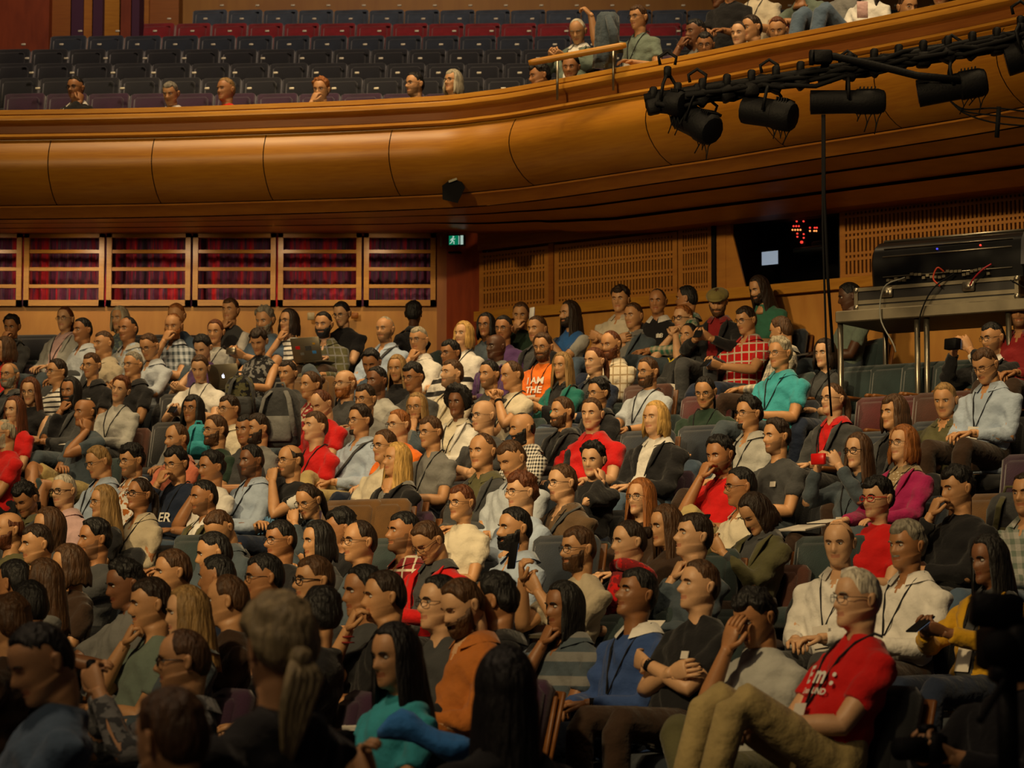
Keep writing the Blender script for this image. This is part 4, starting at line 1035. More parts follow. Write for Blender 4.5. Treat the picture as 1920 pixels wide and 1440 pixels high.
        for i in range(nn_):
            for k in range(3): fs.append((i * 4 + k, i * 4 + k + 1, i * 4 + k + 5, i * 4 + k + 4))
        mb.add(vs, fs); mb.build('collar', clothm(cc, pat if cc == cols[0] and pat else None, c2), shirt)
    if ttype == 'J':
        mb = MB()
        for s_ in (-1, 1):
            a_ = [sp_(.47, s_ * .075, -.035), sp_(.40, s_ * .062, -.100), sp_(.30, s_ * .052, -.124), sp_(.20, s_ * .035, -.128)]
            b_ = [sp_(.475, s_ * .095, -.03), sp_(.41, s_ * .115, -.092), sp_(.34, s_ * .105, -.116), sp_(.20, s_ * .045, -.130)]
            vs = a_ + b_ + [p + fw * .008 for p in a_] + [p + fw * .012 for p in b_]
            fs = []
            for k in range(3): fs += [(k, k + 1, k + 5, k + 4), (8 + k, 12 + k, 13 + k, 9 + k), (4 + k, 5 + k, 13 + k, 12 + k), (k, 8 + k, 9 + k, k + 1)]
            mb.add(vs, fs)
        mb.build('lapels', cm1, shirt)
    # trousers and shoes
    lc = F_.get('L', rng.choice(['denim', 'navy', 'dkgrey', 'slate', 'black', 'dkbrown']))
    if py > 200 or 'K' in F_ or 'X' in F_:
        mb = MB()
        mb.rings([[Vector((rx * fat ** .8 * math.sin(a), -ry * math.cos(a) + y0, z)) for a in [2 * PI * i / 20 for i in range(20)]] for z, rx, ry, y0 in ((.435, .15, .11, -.03), (.47, .18, .135, -.02), (.53, .182, .135, 0), (.60, .165, .12, .02), (.63, .158, .115, .025))])
        for s_ in (-1, 1):
            h_, kn, an = legs[s_]
            if bare: mb.tube([h_ + Vector((0, .04, 0)), h_, h_.lerp(kn, .5), h_.lerp(kn, .86)], [.075, .092, .088, .080], 12)
            else: mb.tube([h_ + Vector((0, .04, 0)), h_, h_.lerp(kn, .5), kn + Vector((0, .02, 0)), kn.lerp(an, .08), kn.lerp(an, .5), kn.lerp(an, .94)], [.075, .092, .083, .068, .066, .062, .055], 12)
        remesh(mb, 'shorts' if bare else 'trousers', [clothm(lc if isinstance(lc, str) else 'denim')], max(vox, .015), root, 3)
        for s_ in (-1, 1):
            an = legs[s_][2]; mb = MB(); dz = Vector((0, -1, 0)) if an.z < .2 else (Vector((.75, -.5, .25)) if 'X' in F_ else Vector((0, -.9, -.3)).normalized())
            mb.tube([an + Vector((0, .03, .0)), an + Vector((0, .035, -.055)), an + dz * .06 + Vector((0, 0, -.05)), an + dz * .15 + Vector((0, 0, -.062)), an + dz * .20 + Vector((0, 0, -.068))], [.042, .045, .046, .042, .025], 10)
            mb.build('shoe', mat('shoe_tan', (.17, .07, .02), .5) if 'T' in F_ else BLACKM, root)
    # ---- hair
    hs, hcol = hair[0], hair[1]
    hm = hairm(hcol); O = hc
    def xf(o_): # hair etc. are built round the head origin; put them on the head
        M = Matrix.Translation(piv) @ hrot.to_4x4() @ Matrix.Translation(hc - piv) @ Matrix.Scale(HS, 4); o_.data.transform(M)
    if hs not in 'K':
        h_ = hair_mesh(hs if hs != 'F' else 's', rng, PCOUNT * 1.7).build('hair', hm, root); xf(h_)
    if hs == 'F' or 'C' in F_:
        cc = F_.get('C', 'olive'); cc = cc if isinstance(cc, str) else 'olive'
        mb = MB(); mb.sphere((0, .005, .062), .115, 20, 12, 0, (.95, 1.12, .58), Matrix.Rotation(R(8), 3, 'X')); mb.sphere((0, -.095, .045), .06, 16, 8, 0, (1.15, .9, .16), Matrix.Rotation(R(12), 3, 'X'))
        xf(mb.build('flat_cap', clothm(cc), root))
    for sx in (-1, 1):
        mb = MB(); mb.tube([(sx * .014, -.0985, .018), (sx * .028, -.0985, .0245), (sx * .042, -.0905, .0235), (sx * .052, -.081, .016)], [.0025, .0038, .0034, .0015], 6)
        xf(mb.build('eyebrow', hairm(hcol if hcol not in 'wGxy' else ('x' if hcol != 'y' else 'o')), root))
    bc = hairm({'w': 'G', 'y': 'o'}.get(hcol, hcol)) if 'B' not in hair[2:] else hairm(hair[3])
    if len(hair) > 2 and hair[2] in HAIR: bc = hairm(hair[2])
    for key in ('b', 's', 'q', 'm'):
        if key not in F_ or (key == 'q' and F_['q'] == 'roll'): continue
        mb = MB(); vs = []; fs = []; idx = {}
        if key == 'b' or key == 's': ks, kt, am, offv = 4, 18, 100, (.013 if key == 'b' else .0022)
        elif key == 'q': ks, kt, am, offv = 5, 14, 26, .009
        else: ks, kt, am, offv = 13, 15, 30, .006
        if 'Z' in F_ and key == 'b': offv = .024
        cols_ = [i for i in range(n) if min(ANG[i], 2 * PI - ANG[i]) <= R(am)]
        cols_ = sorted(cols_, key=lambda i: ANG[i] if ANG[i] <= PI else ANG[i] - 2 * PI)
        for k in range(ks, kt + 1):
            for ci, i in enumerate(cols_):
                p = G[k][i]; d = math.degrees(min(ANG[i], 2 * PI - ANG[i])); ed = min((k - ks) / 1.5, (kt - k) / 1.5, min(ci, len(cols_) - 1 - ci) / 1.0, 1)
                o2 = offv * max(0, ed)
                if k >= 16 and d < 70: o2 = -.004
                if k == 15 and d < 45: o2 = -.003
                if k in (11, 12, 13) and d < 30: o2 = -.002
                nn_ = Vector((p.x * .8, p.y, -.03 if k < 9 else 0)).normalized()
                o2 += .0015 * noise.noise(p * 120) if o2 > 0 else 0
                idx[(k, ci)] = len(vs); vs.append(p + nn_ * o2)
        m2 = len(cols_)
        for k in range(ks, kt):
            for ci in range(m2 - 1): fs.append((idx[(k, ci)], idx[(k, ci + 1)], idx[(k + 1, ci + 1)], idx[(k + 1, ci)]))
        mb.add([hc + q - hc for q in vs], fs)
        o_ = mb.build({'b': 'beard', 's': 'stubble', 'q': 'goatee', 'm': 'moustache'}[key], bc if key != 's' else mat('stubble_' + skin, tuple(c * .42 for c in SKIN[skin]), .7), root)
        xf(o_)
    if 'g' in F_ or 'G' in F_:
        mb = MB(); gm = mat('glasses_black', (.01, .01, .01), .3) if not ('G' in F_ and F_['G'] == 'red') else mat('glasses_red', (.5, .01, .01), .3)
        r_ = .0028 if 'G' in F_ else .0016
        if F_.get('g') == 'w': gm = mat('glasses_wire', (.35, .28, .15), .3, metal=.8)
        for sx in (-1, 1):
            pts = []
            for q in range(17):
                a = 2 * PI * q / 16; ex_ = math.copysign(abs(math.cos(a)) ** .7, math.cos(a)); ez = math.copysign(abs(math.sin(a)) ** .7, math.sin(a))
                x = sx * .0325 + .0225 * ex_; pts.append((x, -.107 + abs(x) * abs(x) * 3.2, -.001 + .0165 * ez))
            mb.tube(pts, r_, 6, False); mb.tube([(sx * .055, -.098, .005), (sx * .072, -.080, .006), (sx * .081, -.01, .004), (sx * .079, .012, -.004)], r_, 6)
        mb.tube([(-.011, -.1075, .003), (0, -.111, .007), (.011, -.1075, .003)], r_, 6); xf(mb.build('glasses', gm, root))
    # lanyard and badge
    def front(x, s): 
        rx = np.interp(s, [q[0] for q in SPR], [q[1] for q in SPR]) * fat ** .8 * fem_s; ry = np.interp(s, [q[0] for q in SPR], [q[2] for q in SPR]) * fat ** .5 + (.022 * gs(s - .28, .06) if fem else 0) + max(0, fat - 1) * .16 * gs(s - .10, .12)
        yo = np.interp(s, [q[0] for q in SPR], [q[3] for q in SPR])
        return sp_(s, x, -ry * math.sqrt(max(.02, 1 - (x / rx) ** 2)) + yo - .007)
    if 'l' in F_:
        mb = MB()
        for sx in (-1, 1):
            pts = [sp_(.515, sx * .060, .045), sp_(.512, sx * .078, .0), front(sx * .072, .455), front(sx * .058, .38), front(sx * .034, .28), front(sx * .004, .17)]
            mb.tube(pts, .0065, 6, flat=.35, up=(0, -1, .2))
        lany = mb.build('lanyard', clothm('black') if F_['l'] is True else clothm(F_['l']), root)
        if 'n' in F_ or rng.random() < .45:
            c = front(0, .12); mb = MB(); rt = Matrix.Rotation(lr * -1, 3, 'X') @ Matrix.Rotation(R(rng.uniform(-12, 12)), 3, 'Y')
            mb.box(c + fw * .008, (.085, .004, .115), rt, 0, .002); mb.build('badge', WHITEP, lany, False)
    elif 'n' in F_:
        c = front(.07, .30); mb = MB(); mb.box(c + fw * .004, (.05, .004, .035), Matrix.Rotation(-lr, 3, 'X')); mb.build('name_badge', WHITEP, shirt, False)
    if 'W' in F_:
        sh, el, wr = arms[1 if F_['W'] is True or F_['W'] == 'L' else -1]; d = (wr - el).normalized(); mb = MB(); mb.tube([wr - d * .03, wr - d * .005], .031, 12); mb.build('watch', BLACKM if 'wl' not in F_ else WHITEP, root)
    info = dict(o=root, px=px, py=py, D=Dd, cl=cl, ex=ex, rel=rel, hcr=hcr, fl=F_, byaw=byaw, hands={k: v[2] for k, v in arms.items()}, front=front, fw=fw, up=up, lr=lr, scale=scale, yw=yw, pose=pose, head=target, sp=sp_, size=near)
    PEOPLE.append(info)
    return info
# x, y, yaw, pitch | hair | skin | top | pose | flags | clothing | pose words
DATA = '''
142,165,25,5|sn|M|Jblack/white|kL|d25.3 g|black jacket with hand on cheek|in the front balcony row
320,175,15,18|sx|L|Jdkgrey/white|la|d25.3 c|dark suit and white collar|looking down over the balcony edge
424,168,42,2|so|M|Tred|la|d25.3|red t-shirt|behind the balcony rail
602,168,18,8|cg|L|Swhite|oR|d25.3 g|white shirt and glasses with hand over mouth|on the balcony
778,158,50,2|sn|L|Hdkgreen|la|d25.0 g s|dark green top and glasses|on the balcony, head turned left
850,153,42,-2|bG|L|Tgrey|la|d24.6 g|grey top and glasses|at the bend of the balcony rail
1012,142,70,10|cn|M|Tdkgrey|la|d23.9|dark top|peeping over the rail below the handrail's left end
1070,126,15,12|mn|M|Tblack|la|d23.5|black top|half hidden by the balcony rail under the handrail
1083,58,18,25|tw|L|Jsage/white|ph|d24.6 l|grey jacket and white t-shirt with lanyard|looking down on the balcony
1197,33,45,5|sr|L|Tsage|up|d22.6 g l n z.95|grey-green t-shirt|holding up a dark coat on the balcony
1305,60,60,5|sn|B|Tgrey|oR|d22.8 l|grey shirt, badge and hand at mouth|slouched on the balcony
1322,84,10,15|sn|M|Tolive|la|d22.7 g|glasses|nearly hidden by the balcony rail
1368,-28,20,5|sd|M|Tblack|la|d23.6|black t-shirt|on the balcony, head cut off by the photo's top
1420,-32,20,5|sd|L|Tcream|la|d23.6 l|cream t-shirt with round yellow emblem|on the balcony, head cut off
1387,64,30,5|ud|P|Tgrey|la|d22.5 f|grey top|leaning just above the balcony rail
1410,52,60,8|sd|L|Tdkgrey|la|d22.5|dark grey shirt|behind another at the balcony rail
1497,-32,45,15|sd|M|Tsage|fw|d23.0 Ldkgrey|sage t-shirt with arms on knees|at the top of the balcony
1458,56,15,20|sR|L|Tnavy|la|d22.1|navy top|low behind the balcony rail beside bare knees
1590,-50,50,5|mr|L|Tgrey|la|d21.9 Ldenim K|grey t-shirt and blue jeans with raised knees|at the balcony's top right
1628,-34,20,0|ld|L|Twhite|la|d21.6 f|white top holding a pink card|at the balcony's top right
1702,14,-20,10|sr|L|Tdenim|la|d20.8|denim shirt|half hidden by the rail at top right
1765,-12,30,10|mr|L|Tbrown|la|d20.6|brown top|at the far right end of the balcony
1350,-8,60,10|sn|B|Tdkgrey|la|d24.2|dark grey top|in shadow at the balcony's second row
22,612,10,15|mn|M|Jdkgrey/black|oR|f|dark coat with hand over mouth|at the left end of the back row
122,598,18,2|pR|P|Jltgrey/pink|la|f l g w1.15|pale grey cardigan and pink t-shirt|in the back row
225,597,30,5|bG|L|Tslate:floral:sage|la|f|blue-green patterned top|against the birch wall
155,619,45,3|sn|M|Spaleblue|la||pale blue shirt|with hands in lap
240,617,35,2|tn|M|Sltgrey:floral:ltblue|la||pale flowered shirt|in the second row from the wall
331,592,20,10|sg|L|Tdenim|la||blue t-shirt|hidden behind a plaid shirt
325,611,12,10|tg|L|spaleblue:plaid:slate|oR|b|blue plaid short-sleeved shirt|with fist at mouth
404,622,12,8|sR|L|Hltgrey|la|f l|pale grey long-sleeved top|listening with head low
432,582,22,0|sr|L|xdkgrey/white|cR||dark vest over white sleeves|raising a hand
195,644,50,3|sr|L|sbeige|la|w1.1|beige short-sleeved shirt|facing left
280,649,30,22|sr|L|Spaleblue|rd|g|light blue shirt and glasses|looking down at the lap
380,652,20,30|mn|P|Vpurple|rd|f|purple sleeveless top|bending the head
485,640,15,25|md|L|Vblack:floral:grey|ty|f|black floral sleeveless top|behind the silver laptop
10,654,60,5|br|L|Hred|la|f|red top|behind the black jacket at the left edge
18,703,25,0|kx|L|Jblack/dkgrey|la|b g|black jacket|bald, at the left edge
107,697,50,3|sd|L|Hwhite:stripe:black|la|g|white top with thin black stripes|turning left
172,685,30,5|sr|L|Tblack|la|g cblack n|black polo shirt and glasses|in the left block
250,684,40,3|sx|L|Tblack|la|g cblack|black polo shirt|behind the person in the white linen shirt
375,690,8,22|sr|P|Twhite|rd|l|white t-shirt with black lettering|looking down at a phone
497,600,25,15|cx|L|sdenim|ph|b w1.2 z1.05|dark blue shirt|holding up a small camera
542,603,42,0|bd|L|Twhite:stripe:dkgrey|cR|g|striped white shirt and glasses|with hand on chin
607,608,20,8|sn|L|Solive:window:grey|la|b X Lslate B10|grey checked shirt with crossed legs|with hands on the lap
641,588,25,18|sn|P|Tblack|ty|g w1.1|black t-shirt and glasses|typing on a laptop with stickers
722,617,30,3|tG|L|Sltblue|th|w1.1 s|light blue shirt with a dark strap|leaning forward
776,588,190,0|mn|D|Jblack|la||black jacket|seen from behind, a silhouette by the column
785,637,30,5|sG|L|Swhite|cR|g|white shirt and glasses with hand on chin|in the back left rows
870,627,38,-2|by|P|Hwhite|la|f l|white top|blond, right of the grey chin-rester
912,610,25,3|bn|M|Hslate|la|f g|slate blue top and glasses|near the corner
945,616,25,5|sn|M|Tpurple|la|g|purple top and glasses|near the corner
930,650,50,2|Kn|D|Jpurple/grey|la||dark purple jacket|resting below the person in slate blue
845,662,48,5|sn|M|Hwhite:wide:black|la|g|white and black striped top with glasses|upper middle
848,701,58,-5|sr|P|Jcream:floral:black|la|s|cream patterned jacket|gazing up left
696,680,15,25|mn|M|Tdenim|rd||denim top|bowing over a phone
707,714,45,3|sn|B|Hltgrey|la|s|light grey hoodie|dark stubble
648,719,45,3|kg|P|Tdkgrey|cr|b g w1.15|dark grey t-shirt with folded arms|bald with ginger beard
745,690,20,10|lo|L|Tblack|la|f|black top|right of the light blue shirt with a dark strap
775,707,40,10|mn|M|Tdkgrey|la|g|dark top and glasses|head turned down
583,722,50,3|ur|L|Tdkred:floral:beige|la|f|red floral blouse|beside the red t-shirts
918,702,45,3|sn|L|Tdkgrey|la|s|dark grey t-shirt|young, near the orange t-shirt
960,703,60,10|tr|L|Tcream|cc|l W|cream t-shirt with clasped raised hands|beside the orange t-shirt
977,590,12,12|sr|L|Hdkgreen|oR||dark green sweater with fist on mouth|by the grille
1008,617,40,3|sr|L|Jblack/dkgrey|la||black jacket|below the phone photographer
1018,650,25,10|mr|L|Torange|la|g b l w1.1|bright orange t-shirt with white lettering|upper middle
1069,588,60,3|ld|L|xroyal/ltgrey|pr|b|blue vest over grey sleeves|photographing with a white phone
1163,562,22,3|cd|L|scream|cr|w1.1|cream shirt with folded arms|below the slotted grille
1188,592,40,5|sr|L|Jslate/grey|la||slate hooded jacket over grey|in the third row from the grille
1233,565,20,5|td|M|Tblack|la|cwhite n w1.1|black polo with white collar|below the grille
1288,560,110,0|sn|M|Sgreen:plaid:beige|la||green plaid shirt|turned away
1281,597,45,3|sg|P|Tblack|fc|G|black t-shirt with yellow letter M|hands clasped high
1292,631,38,-3|un|L|Jdkgrey/black|th|f w1.25 l z1.04|dark grey cardigan over black|large, looking up left
1346,566,15,20|Fr|L|Jblack/dkred|ph|b Cmoss d22.3|olive flat cap and black jacket|looking at a phone
1399,600,50,12|sd|L|sred:window:cream|rd|g d22.0|red plaid shirt|reading a phone
1424,541,55,20|ld|L|Tgreen|la|b d22.8 e-6|green t-shirt|leaning forward under the booth window
1146,645,45,12|tR|L|Scream:window:tan|la|b w1.1|cream checked shirt|balding, looking down
1115,677,45,3|pR|P|Jnavy/dkgrey|la||navy jacket|hair pulled back, left of cream checked shirt
1055,686,35,3|lo|L|Jteal/black|cr|f|teal blazer|in the upper middle
1215,697,48,5|sr|L|Tpaleblue|th|g b l W|pale blue t-shirt with lanyard and watch|right of centre
1122,737,50,5|cn|L|Jblack|la|f g|black top and glasses|behind the red polo shirt
1462,662,48,5|cG|L|Tturq|la|g l cturq w1.15 d19.6|turquoise polo shirt|curly grey hair
1547,663,42,3|bd|P|Tdkgrey|la|f l d19.9|dark grey t-shirt with lanyard|beside the turquoise polo
1465,620,120,10|sr|L|Sgrey:plaid:cream|la|d21.0|grey plaid shirt|turned away behind the turquoise polo shirt
1594,556,95,12|sn|D|Tsage|la|d21.6|grey-green t-shirt|in shadow behind the steel platform
1862,633,60,10|sn|L|Jblack/white|pt|g s d18.9|black jacket|photographing at the right
1848,684,48,25|sr|L|Sltblue|la|l g d17.5|light blue shirt and lanyard|looking down at the right edge
1913,585,20,3|sn|M|Sdkred|la|s d18.9|maroon shirt|at the right edge
57,733,10,12|lR|P|Vblack|rd|f g w1.15|black sleeveless top and glasses|reading by a screen's glow
28,769,30,3|lR|P|Tred|la|f|red t-shirt|behind the dull red polo shirt, left edge
133,733,25,5|Mn|M|Jdkgrey/black|cR|b|dark grey jacket with a hand raised|long dark hair
226,730,15,3|mR|P|Hltgrey|la|f l r14 W|white linen shirt, tilting the head|holding a paper cup
160,773,48,3|zn|M|Tslate|kL|S Lkhaki X|slate t-shirt and shorts|with bare crossed legs
362,768,25,-3|bn|M|Jgrey|la|g|grey jacket and glasses|black bobbed hair
430,767,48,3|sd|L|Scream|la|g l|cream shirt and black glasses|left middle
8,812,70,5|zG|L|Tred|oR|g b w1.1|dull red polo shirt|chin in hand at the left edge
332,822,50,5|tr|L|Ssalmon|la|s|salmon shirt|balding, left of the bearded dark t-shirt
405,806,58,3|sr|L|Tdkgreen|la|g b|dark green t-shirt and glasses|left middle
484,803,55,5|sd|L|Tgrey|la|b|grey t-shirt|dark beard, left of the laptop
185,865,55,18|so|L|Sltblue|la|g l|light blue striped shirt|reading with wire glasses
247,863,48,8|cn|L|Swhite:floral:rust|la|g s|white shirt with orange pattern|dark curls
330,869,35,10|mn|L|Hnavy|oR|g h l n|navy hoodie with white lettering|hand over mouth
397,876,55,5|mn|M|Twhite|cR||white t-shirt|black hair, leaning on a hand
472,863,50,5|sn|B|Sltblue|la|l s|light blue shirt with lanyard|left middle
545,863,52,3|kd|L|xblack/white|oL|g s|black vest over white printed t-shirt|fingers at lips
578,938,35,22|pd|L|Hslate|oL|f g|slate top and head band|hand at mouth, looking down
120,920,38,5|sw|P|Spink|la|G w1.1|pink shirt with thick black glasses|white haired
48,935,30,30|cn|M|Jdkgrey/olive|la|f|dark scarf and coat|bending over
195,940,60,5|lo|L|Tblack|la|f g|black top and glasses|long hair, left of the cream blouse
262,927,45,-3|pd|M|Sbeige|la|f G l w1.1|cream blouse and dark glasses|hands in lap
383,932,60,5|sn|M|Jolive/white|la|s|olive jacket over white|with hands clasped
17,993,60,3|kR|L|Tolive|la|b|olive top|balding with beard at the left edge
92,988,60,3|Mr|L|Tdkgrey|la|b|dark grey t-shirt|long brown hair and beard
178,1010,60,3|mn|M|Tdkgrey|fc|s|dark grey top|both fists at mouth
412,990,40,40|sr|L|Sslate|la||slate shirt|head bowed deeply
402,1037,80,10|sn|L|Swhite:plaid:navy|la||white and navy plaid shirt|seen in profile
603,757,42,25|tR|P|Tred|la||red t-shirt|receding hair, looking down
592,800,55,-3|sr|P|Tred|la|l|red t-shirt with lanyard|young, looking up left
685,748,35,5|sd|L|Tgrey|la|g|grey t-shirt and glasses|behind the blue-grey shirt with a bag strap
675,788,50,3|md|L|Sltblue|la|q g w1.25 Lkhaki X|blue-grey shirt with a bag strap|goateed, legs crossed
748,796,50,3|sg|P|Torange|la|g|plain orange t-shirt and glasses|centre left
782,763,22,5|lo|L|Jslate/grey|cL|f g|slate jacket and glasses|hand at mouth
808,810,50,5|sr|L|Tgrey|la|g l|grey t-shirt with lanyard and glasses|centre
858,755,25,3|An|B|Jwhite/cream|la|f l|white cardigan|big dark curls
908,779,55,3|Kx|P|Tdkgrey|cr|g w1.15 z1.05|charcoal shirt with folded arms|bald with glasses
722,836,50,3|sr|L|Tcream|la|g|cream t-shirt and glasses|behind the leather jacket
745,862,60,-3|ly|L|Jblack/grey|nL|w1.1|black leather jacket|long blond hair, hand on throat
905,846,40,3|tr|L|Jdkgrey/olive|la|w1.15 z1.08 c|dark suit jacket|hands clasped, centre
866,942,48,3|sR|L|Tcream|la|g f w1.1|cream t-shirt and rimless glasses|centre
527,1012,55,3|sn|M|Tblack|cR|g|black t-shirt and glasses|chin on hand
597,1014,60,5|bn|L|Tdkgrey|la|f|plain dark grey t-shirt|lower middle
675,1015,60,0|td|L|Tslate|la|g l w1.1|slate grey sweatshirt|receding dark hair and glasses
758,998,65,-3|sn|M|Sdkred:window:cream|la|s|red and white plaid shirt|stubbled face
803,1014,50,35|sr|L|Jred/dkgrey|rd|g|red cardigan over grey|looking down through glasses
960,860,50,25|sr|L|Spaleblue|la|w1.1 z1.08|pale blue shirt|grey-brown hair, head bowed
978,922,60,3|cR|P|Hltblue|cr|g|pale blue top|reddish curls, left of the brown shirt
966,990,65,3|sn|L|Sltblue|la|b Z|light blue denim shirt|full dark beard, centre
980,802,70,10|zn|L|Swhite:check:black|la|b|black and white checked shirt|shaven headed with beard
1055,772,60,3|sr|L|Jblack|la|b|black blazer and black t-shirt|short brown beard
1110,776,25,3|sr|P|Tred|th|w1.2 z1.04 cred|bright red polo shirt|broad shouldered, centre
1230,784,45,0|by|P|Jblack/white|la|w1.1 z1.04|dark blazer over white shirt|blond bobbed hair
1322,734,22,18|pn|L|Hdkgreen|la|g l n w1.1|dark green top with two badges|looking down through round glasses
1404,775,55,3|cn|L|Sltgrey|la|g q l|light grey shirt with black lanyard and glasses|right of centre
1456,818,60,3|md|L|Tdkgrey|la|s n|dark grey t-shirt with name sticker|tousled hair
1112,862,25,8|cn|P|Hblack|kL|f|black top|long dark curls, cheek on hand
1055,905,60,3|sr|P|Sbrown|la|g l n w1.2|brown shirt with white badge|square glasses
1350,852,45,12|cn|M|Tred|oR|Lkhaki K s|red t-shirt and khaki trousers|knees drawn up
1202,932,42,0|lg|P|Hdkbrown|la|f g|dark brown top|long strawberry hair, round glasses
1390,912,80,5|sn|M|Scream|la|g|cream shirt|in profile behind the olive jacket
1417,960,60,38|bd|L|Jolive/dkgrey|pr|f w1.1|olive jacket|bent over a phone
1302,1005,70,-8|sd|P|Hslate|nR|z1.04|slate blue sweater|hand raised at chest, chin up
1180,1015,68,3|ud|P|Tblack|la|f R|red patterned scarf|pale profile
1085,1028,62,3|sr|L|Tbeige|pr|g b|beige t-shirt|holding up a dark phone
1250,985,65,8|lr|L|Hdkbrown|la|f|dark brown sweater|partly hidden beside the red scarf
1562,748,55,0|pr|P|Jdkgrey/red|la|g l|dark grey hoodie over red t-shirt|ponytail and glasses
1677,773,60,3|br|L|Jdkgrey/black|la||dark coat|short bobbed hair, by the empty seats
1772,750,28,12|so|L|Solive|la|w1.15|olive green jacket|short fair hair, right side
1610,845,48,3|lr|P|Hslate|pt|f G l|slate blue jacket|holding a red camera
1695,832,55,-3|bg|P|Jmagenta/tan:dots:cream|th|f g w1.1 l|magenta cardigan over a dotted dress|long ginger hair
1645,934,50,3|cn|P|Tred|la|f Gred|red top with red glasses|hands clasped
1795,915,65,8|cn|L|Hblack|oR|w1.1|black shirt with fingers on lips|right side
1573,1017,25,8|kr|P|Swhite|la|l w1.1|white shirt with black lanyard|behind the red t-shirt, lower right
1700,1022,52,3|mx|M|Swhite|la|m l w1.1|white shirt|left of the mustard cardigan
1855,1048,60,8|ln|B|Jmustard/dkgrey|ph|f l|mustard cardigan|looking at a phone, lower right
1925,925,40,3|sd|L|Sltgrey:plaid:sage|la||pale plaid shirt|cut off by the right edge
82,1090,100,3|lr|L|Tgrey|la|f g|grey t-shirt and glasses|in profile at the lower left
28,1092,120,0|sn|M|Tdkgrey|la||dark grey top|seen from behind at the left edge
55,1137,135,0|sn|M|Tblack|la||black top|seen from behind at the lower left
18,1168,140,0|mr|L|Tdkbrown|la||dark brown top|seen from behind at the left edge
236,1095,65,12|cn|B|Tgrey|ph||grey t-shirt|holding a phone in both hands
284,1132,72,5|sd|L|Tsage|cR|m|sage t-shirt|hand near chin, lower left
352,1148,78,5|lo|P|Sslate|la|f|slate shirt|in profile above the camera holder, lower left
345,1238,85,3|tr|L|Sgrey:floral:dkgrey|pt|G|grey patterned shirt and black glasses|in profile with a camera
78,1240,60,25|sn|L|Tdenim|la|w1.2 B70 d7.8|blue t-shirt|head bowed, lower left corner
322,1385,135,5|sr|L|Tdkgrey|la|B100 d6.0|dark top|large, seen from behind at the bottom left
325,1072,70,5|sr|L|Tblack|la||black top|turned left, behind the navy top
408,1083,105,3|sn|M|Tnavy|la||navy top|black hair turned away, lower left
427,1125,95,5|tr|L|Tdkbrown|la||dark brown top|receding hair, behind fair hair
497,1082,75,3|sn|M|Tdkgrey|la|g cwhite|dark grey top with white collar|profile, lower left
590,1088,65,0|sr|L|Hdkgrey|la|G|charcoal sweater and black glasses|lower middle
604,1152,150,0|mn|L|Hblack|la|f|black sweater|seen from behind, lower middle
522,1212,150,0|Pa|L|Hblack|la|w1.25 B120 d6.4|black coat|large in the foreground, seen from behind
722,1118,75,3|sd|L|Tblack|oR|B60|black t-shirt with bracelets|two fingers on lips
684,1108,65,5|sn|M|Tdkgrey|la||dark grey top|mostly hidden behind two fingers on lips
742,1228,48,8|ln|L|Tturq|la|f B50|turquoise top|long dark hair, lower middle
868,1134,60,25|sr|P|Srust|la|b Z w1.1 B60|rust brown shirt|big dark beard, looking down
826,1130,60,0|sn|P|Hdkgrey|la|g|dark sweater and glasses|behind the big dark beard
930,1125,110,5|mn|M|Jblack|la|l|black jacket with lanyard|turned away, lower middle
948,1290,160,0|ln|L|Hblack|la|f w1.1 B150 z1.05 d7.6|black top|seen from behind as a silhouette, bottom middle
1058,1136,58,5|Mn|T|sslate:wide:grey|cR|w1.1 d12.5|blue-grey striped shirt|chin on wrist
1195,1113,62,-10|sn|T|Hblue|la|cwhite l W d12.2|blue sweater with white collar|chin lifted
1312,1098,66,-5|sr|P|Tblack|cr|n W d11.8|black t-shirt with folded arms|wristband, lower right
1415,1157,50,22|cn|M|Tltgrey|wr|Lolive X T w1.1 d11.2|light grey t-shirt|hand over face, legs crossed
1608,1122,66,0|sw|P|Tred|la|g l n W w1.15 Lkhaki d10.1 K e19 B68|red t-shirt with white lettering|in khaki trousers, lower right
1893,1215,60,10|sn|L|Hblack|ph|w1.1 Lkhaki|black sweater and khaki trousers|holding a camera, bottom right
905,1530,100,5|sd|L|Tdkgrey|hi|B80 d7.4|dark t-shirt|only forearms in view, holding a camera
70,1020,60,5|sd|L|Tdkgreen|la||dark green top|low at the left, below the olive top
130,1060,70,8|br|L|Tdkbrown|la|f|brown top|low at the left, in shadow
540,700,30,5|sd|L|Tdkgrey|la|f|dark top|low beside the backpack
462,805,30,5|sn|M|Tdkgrey|la||dark t-shirt|behind the bearded grey t-shirt
640,990,80,5|mn|M|Tblack|la|f|black top|behind black bobbed hair
'''
EXCL = {'642,990'}
for line in DATA.strip().splitlines():
    a = line.split('|')
    x, y, yw_, pt_ = [float(q) for q in a[0].split(',')]
    fl = a[5].split() if a[5] else []
    D = None
    for q in fl:
        if q[0] == 'd' and q[1:].replace('.', '').isdigit(): D = float(q[1:])
    person(x, y, yw_, pt_, a[1], a[2], a[3], a[4], [q for q in fl if not (q[0] == 'd' and q[1:2].isdigit())], a[6], a[7], D)

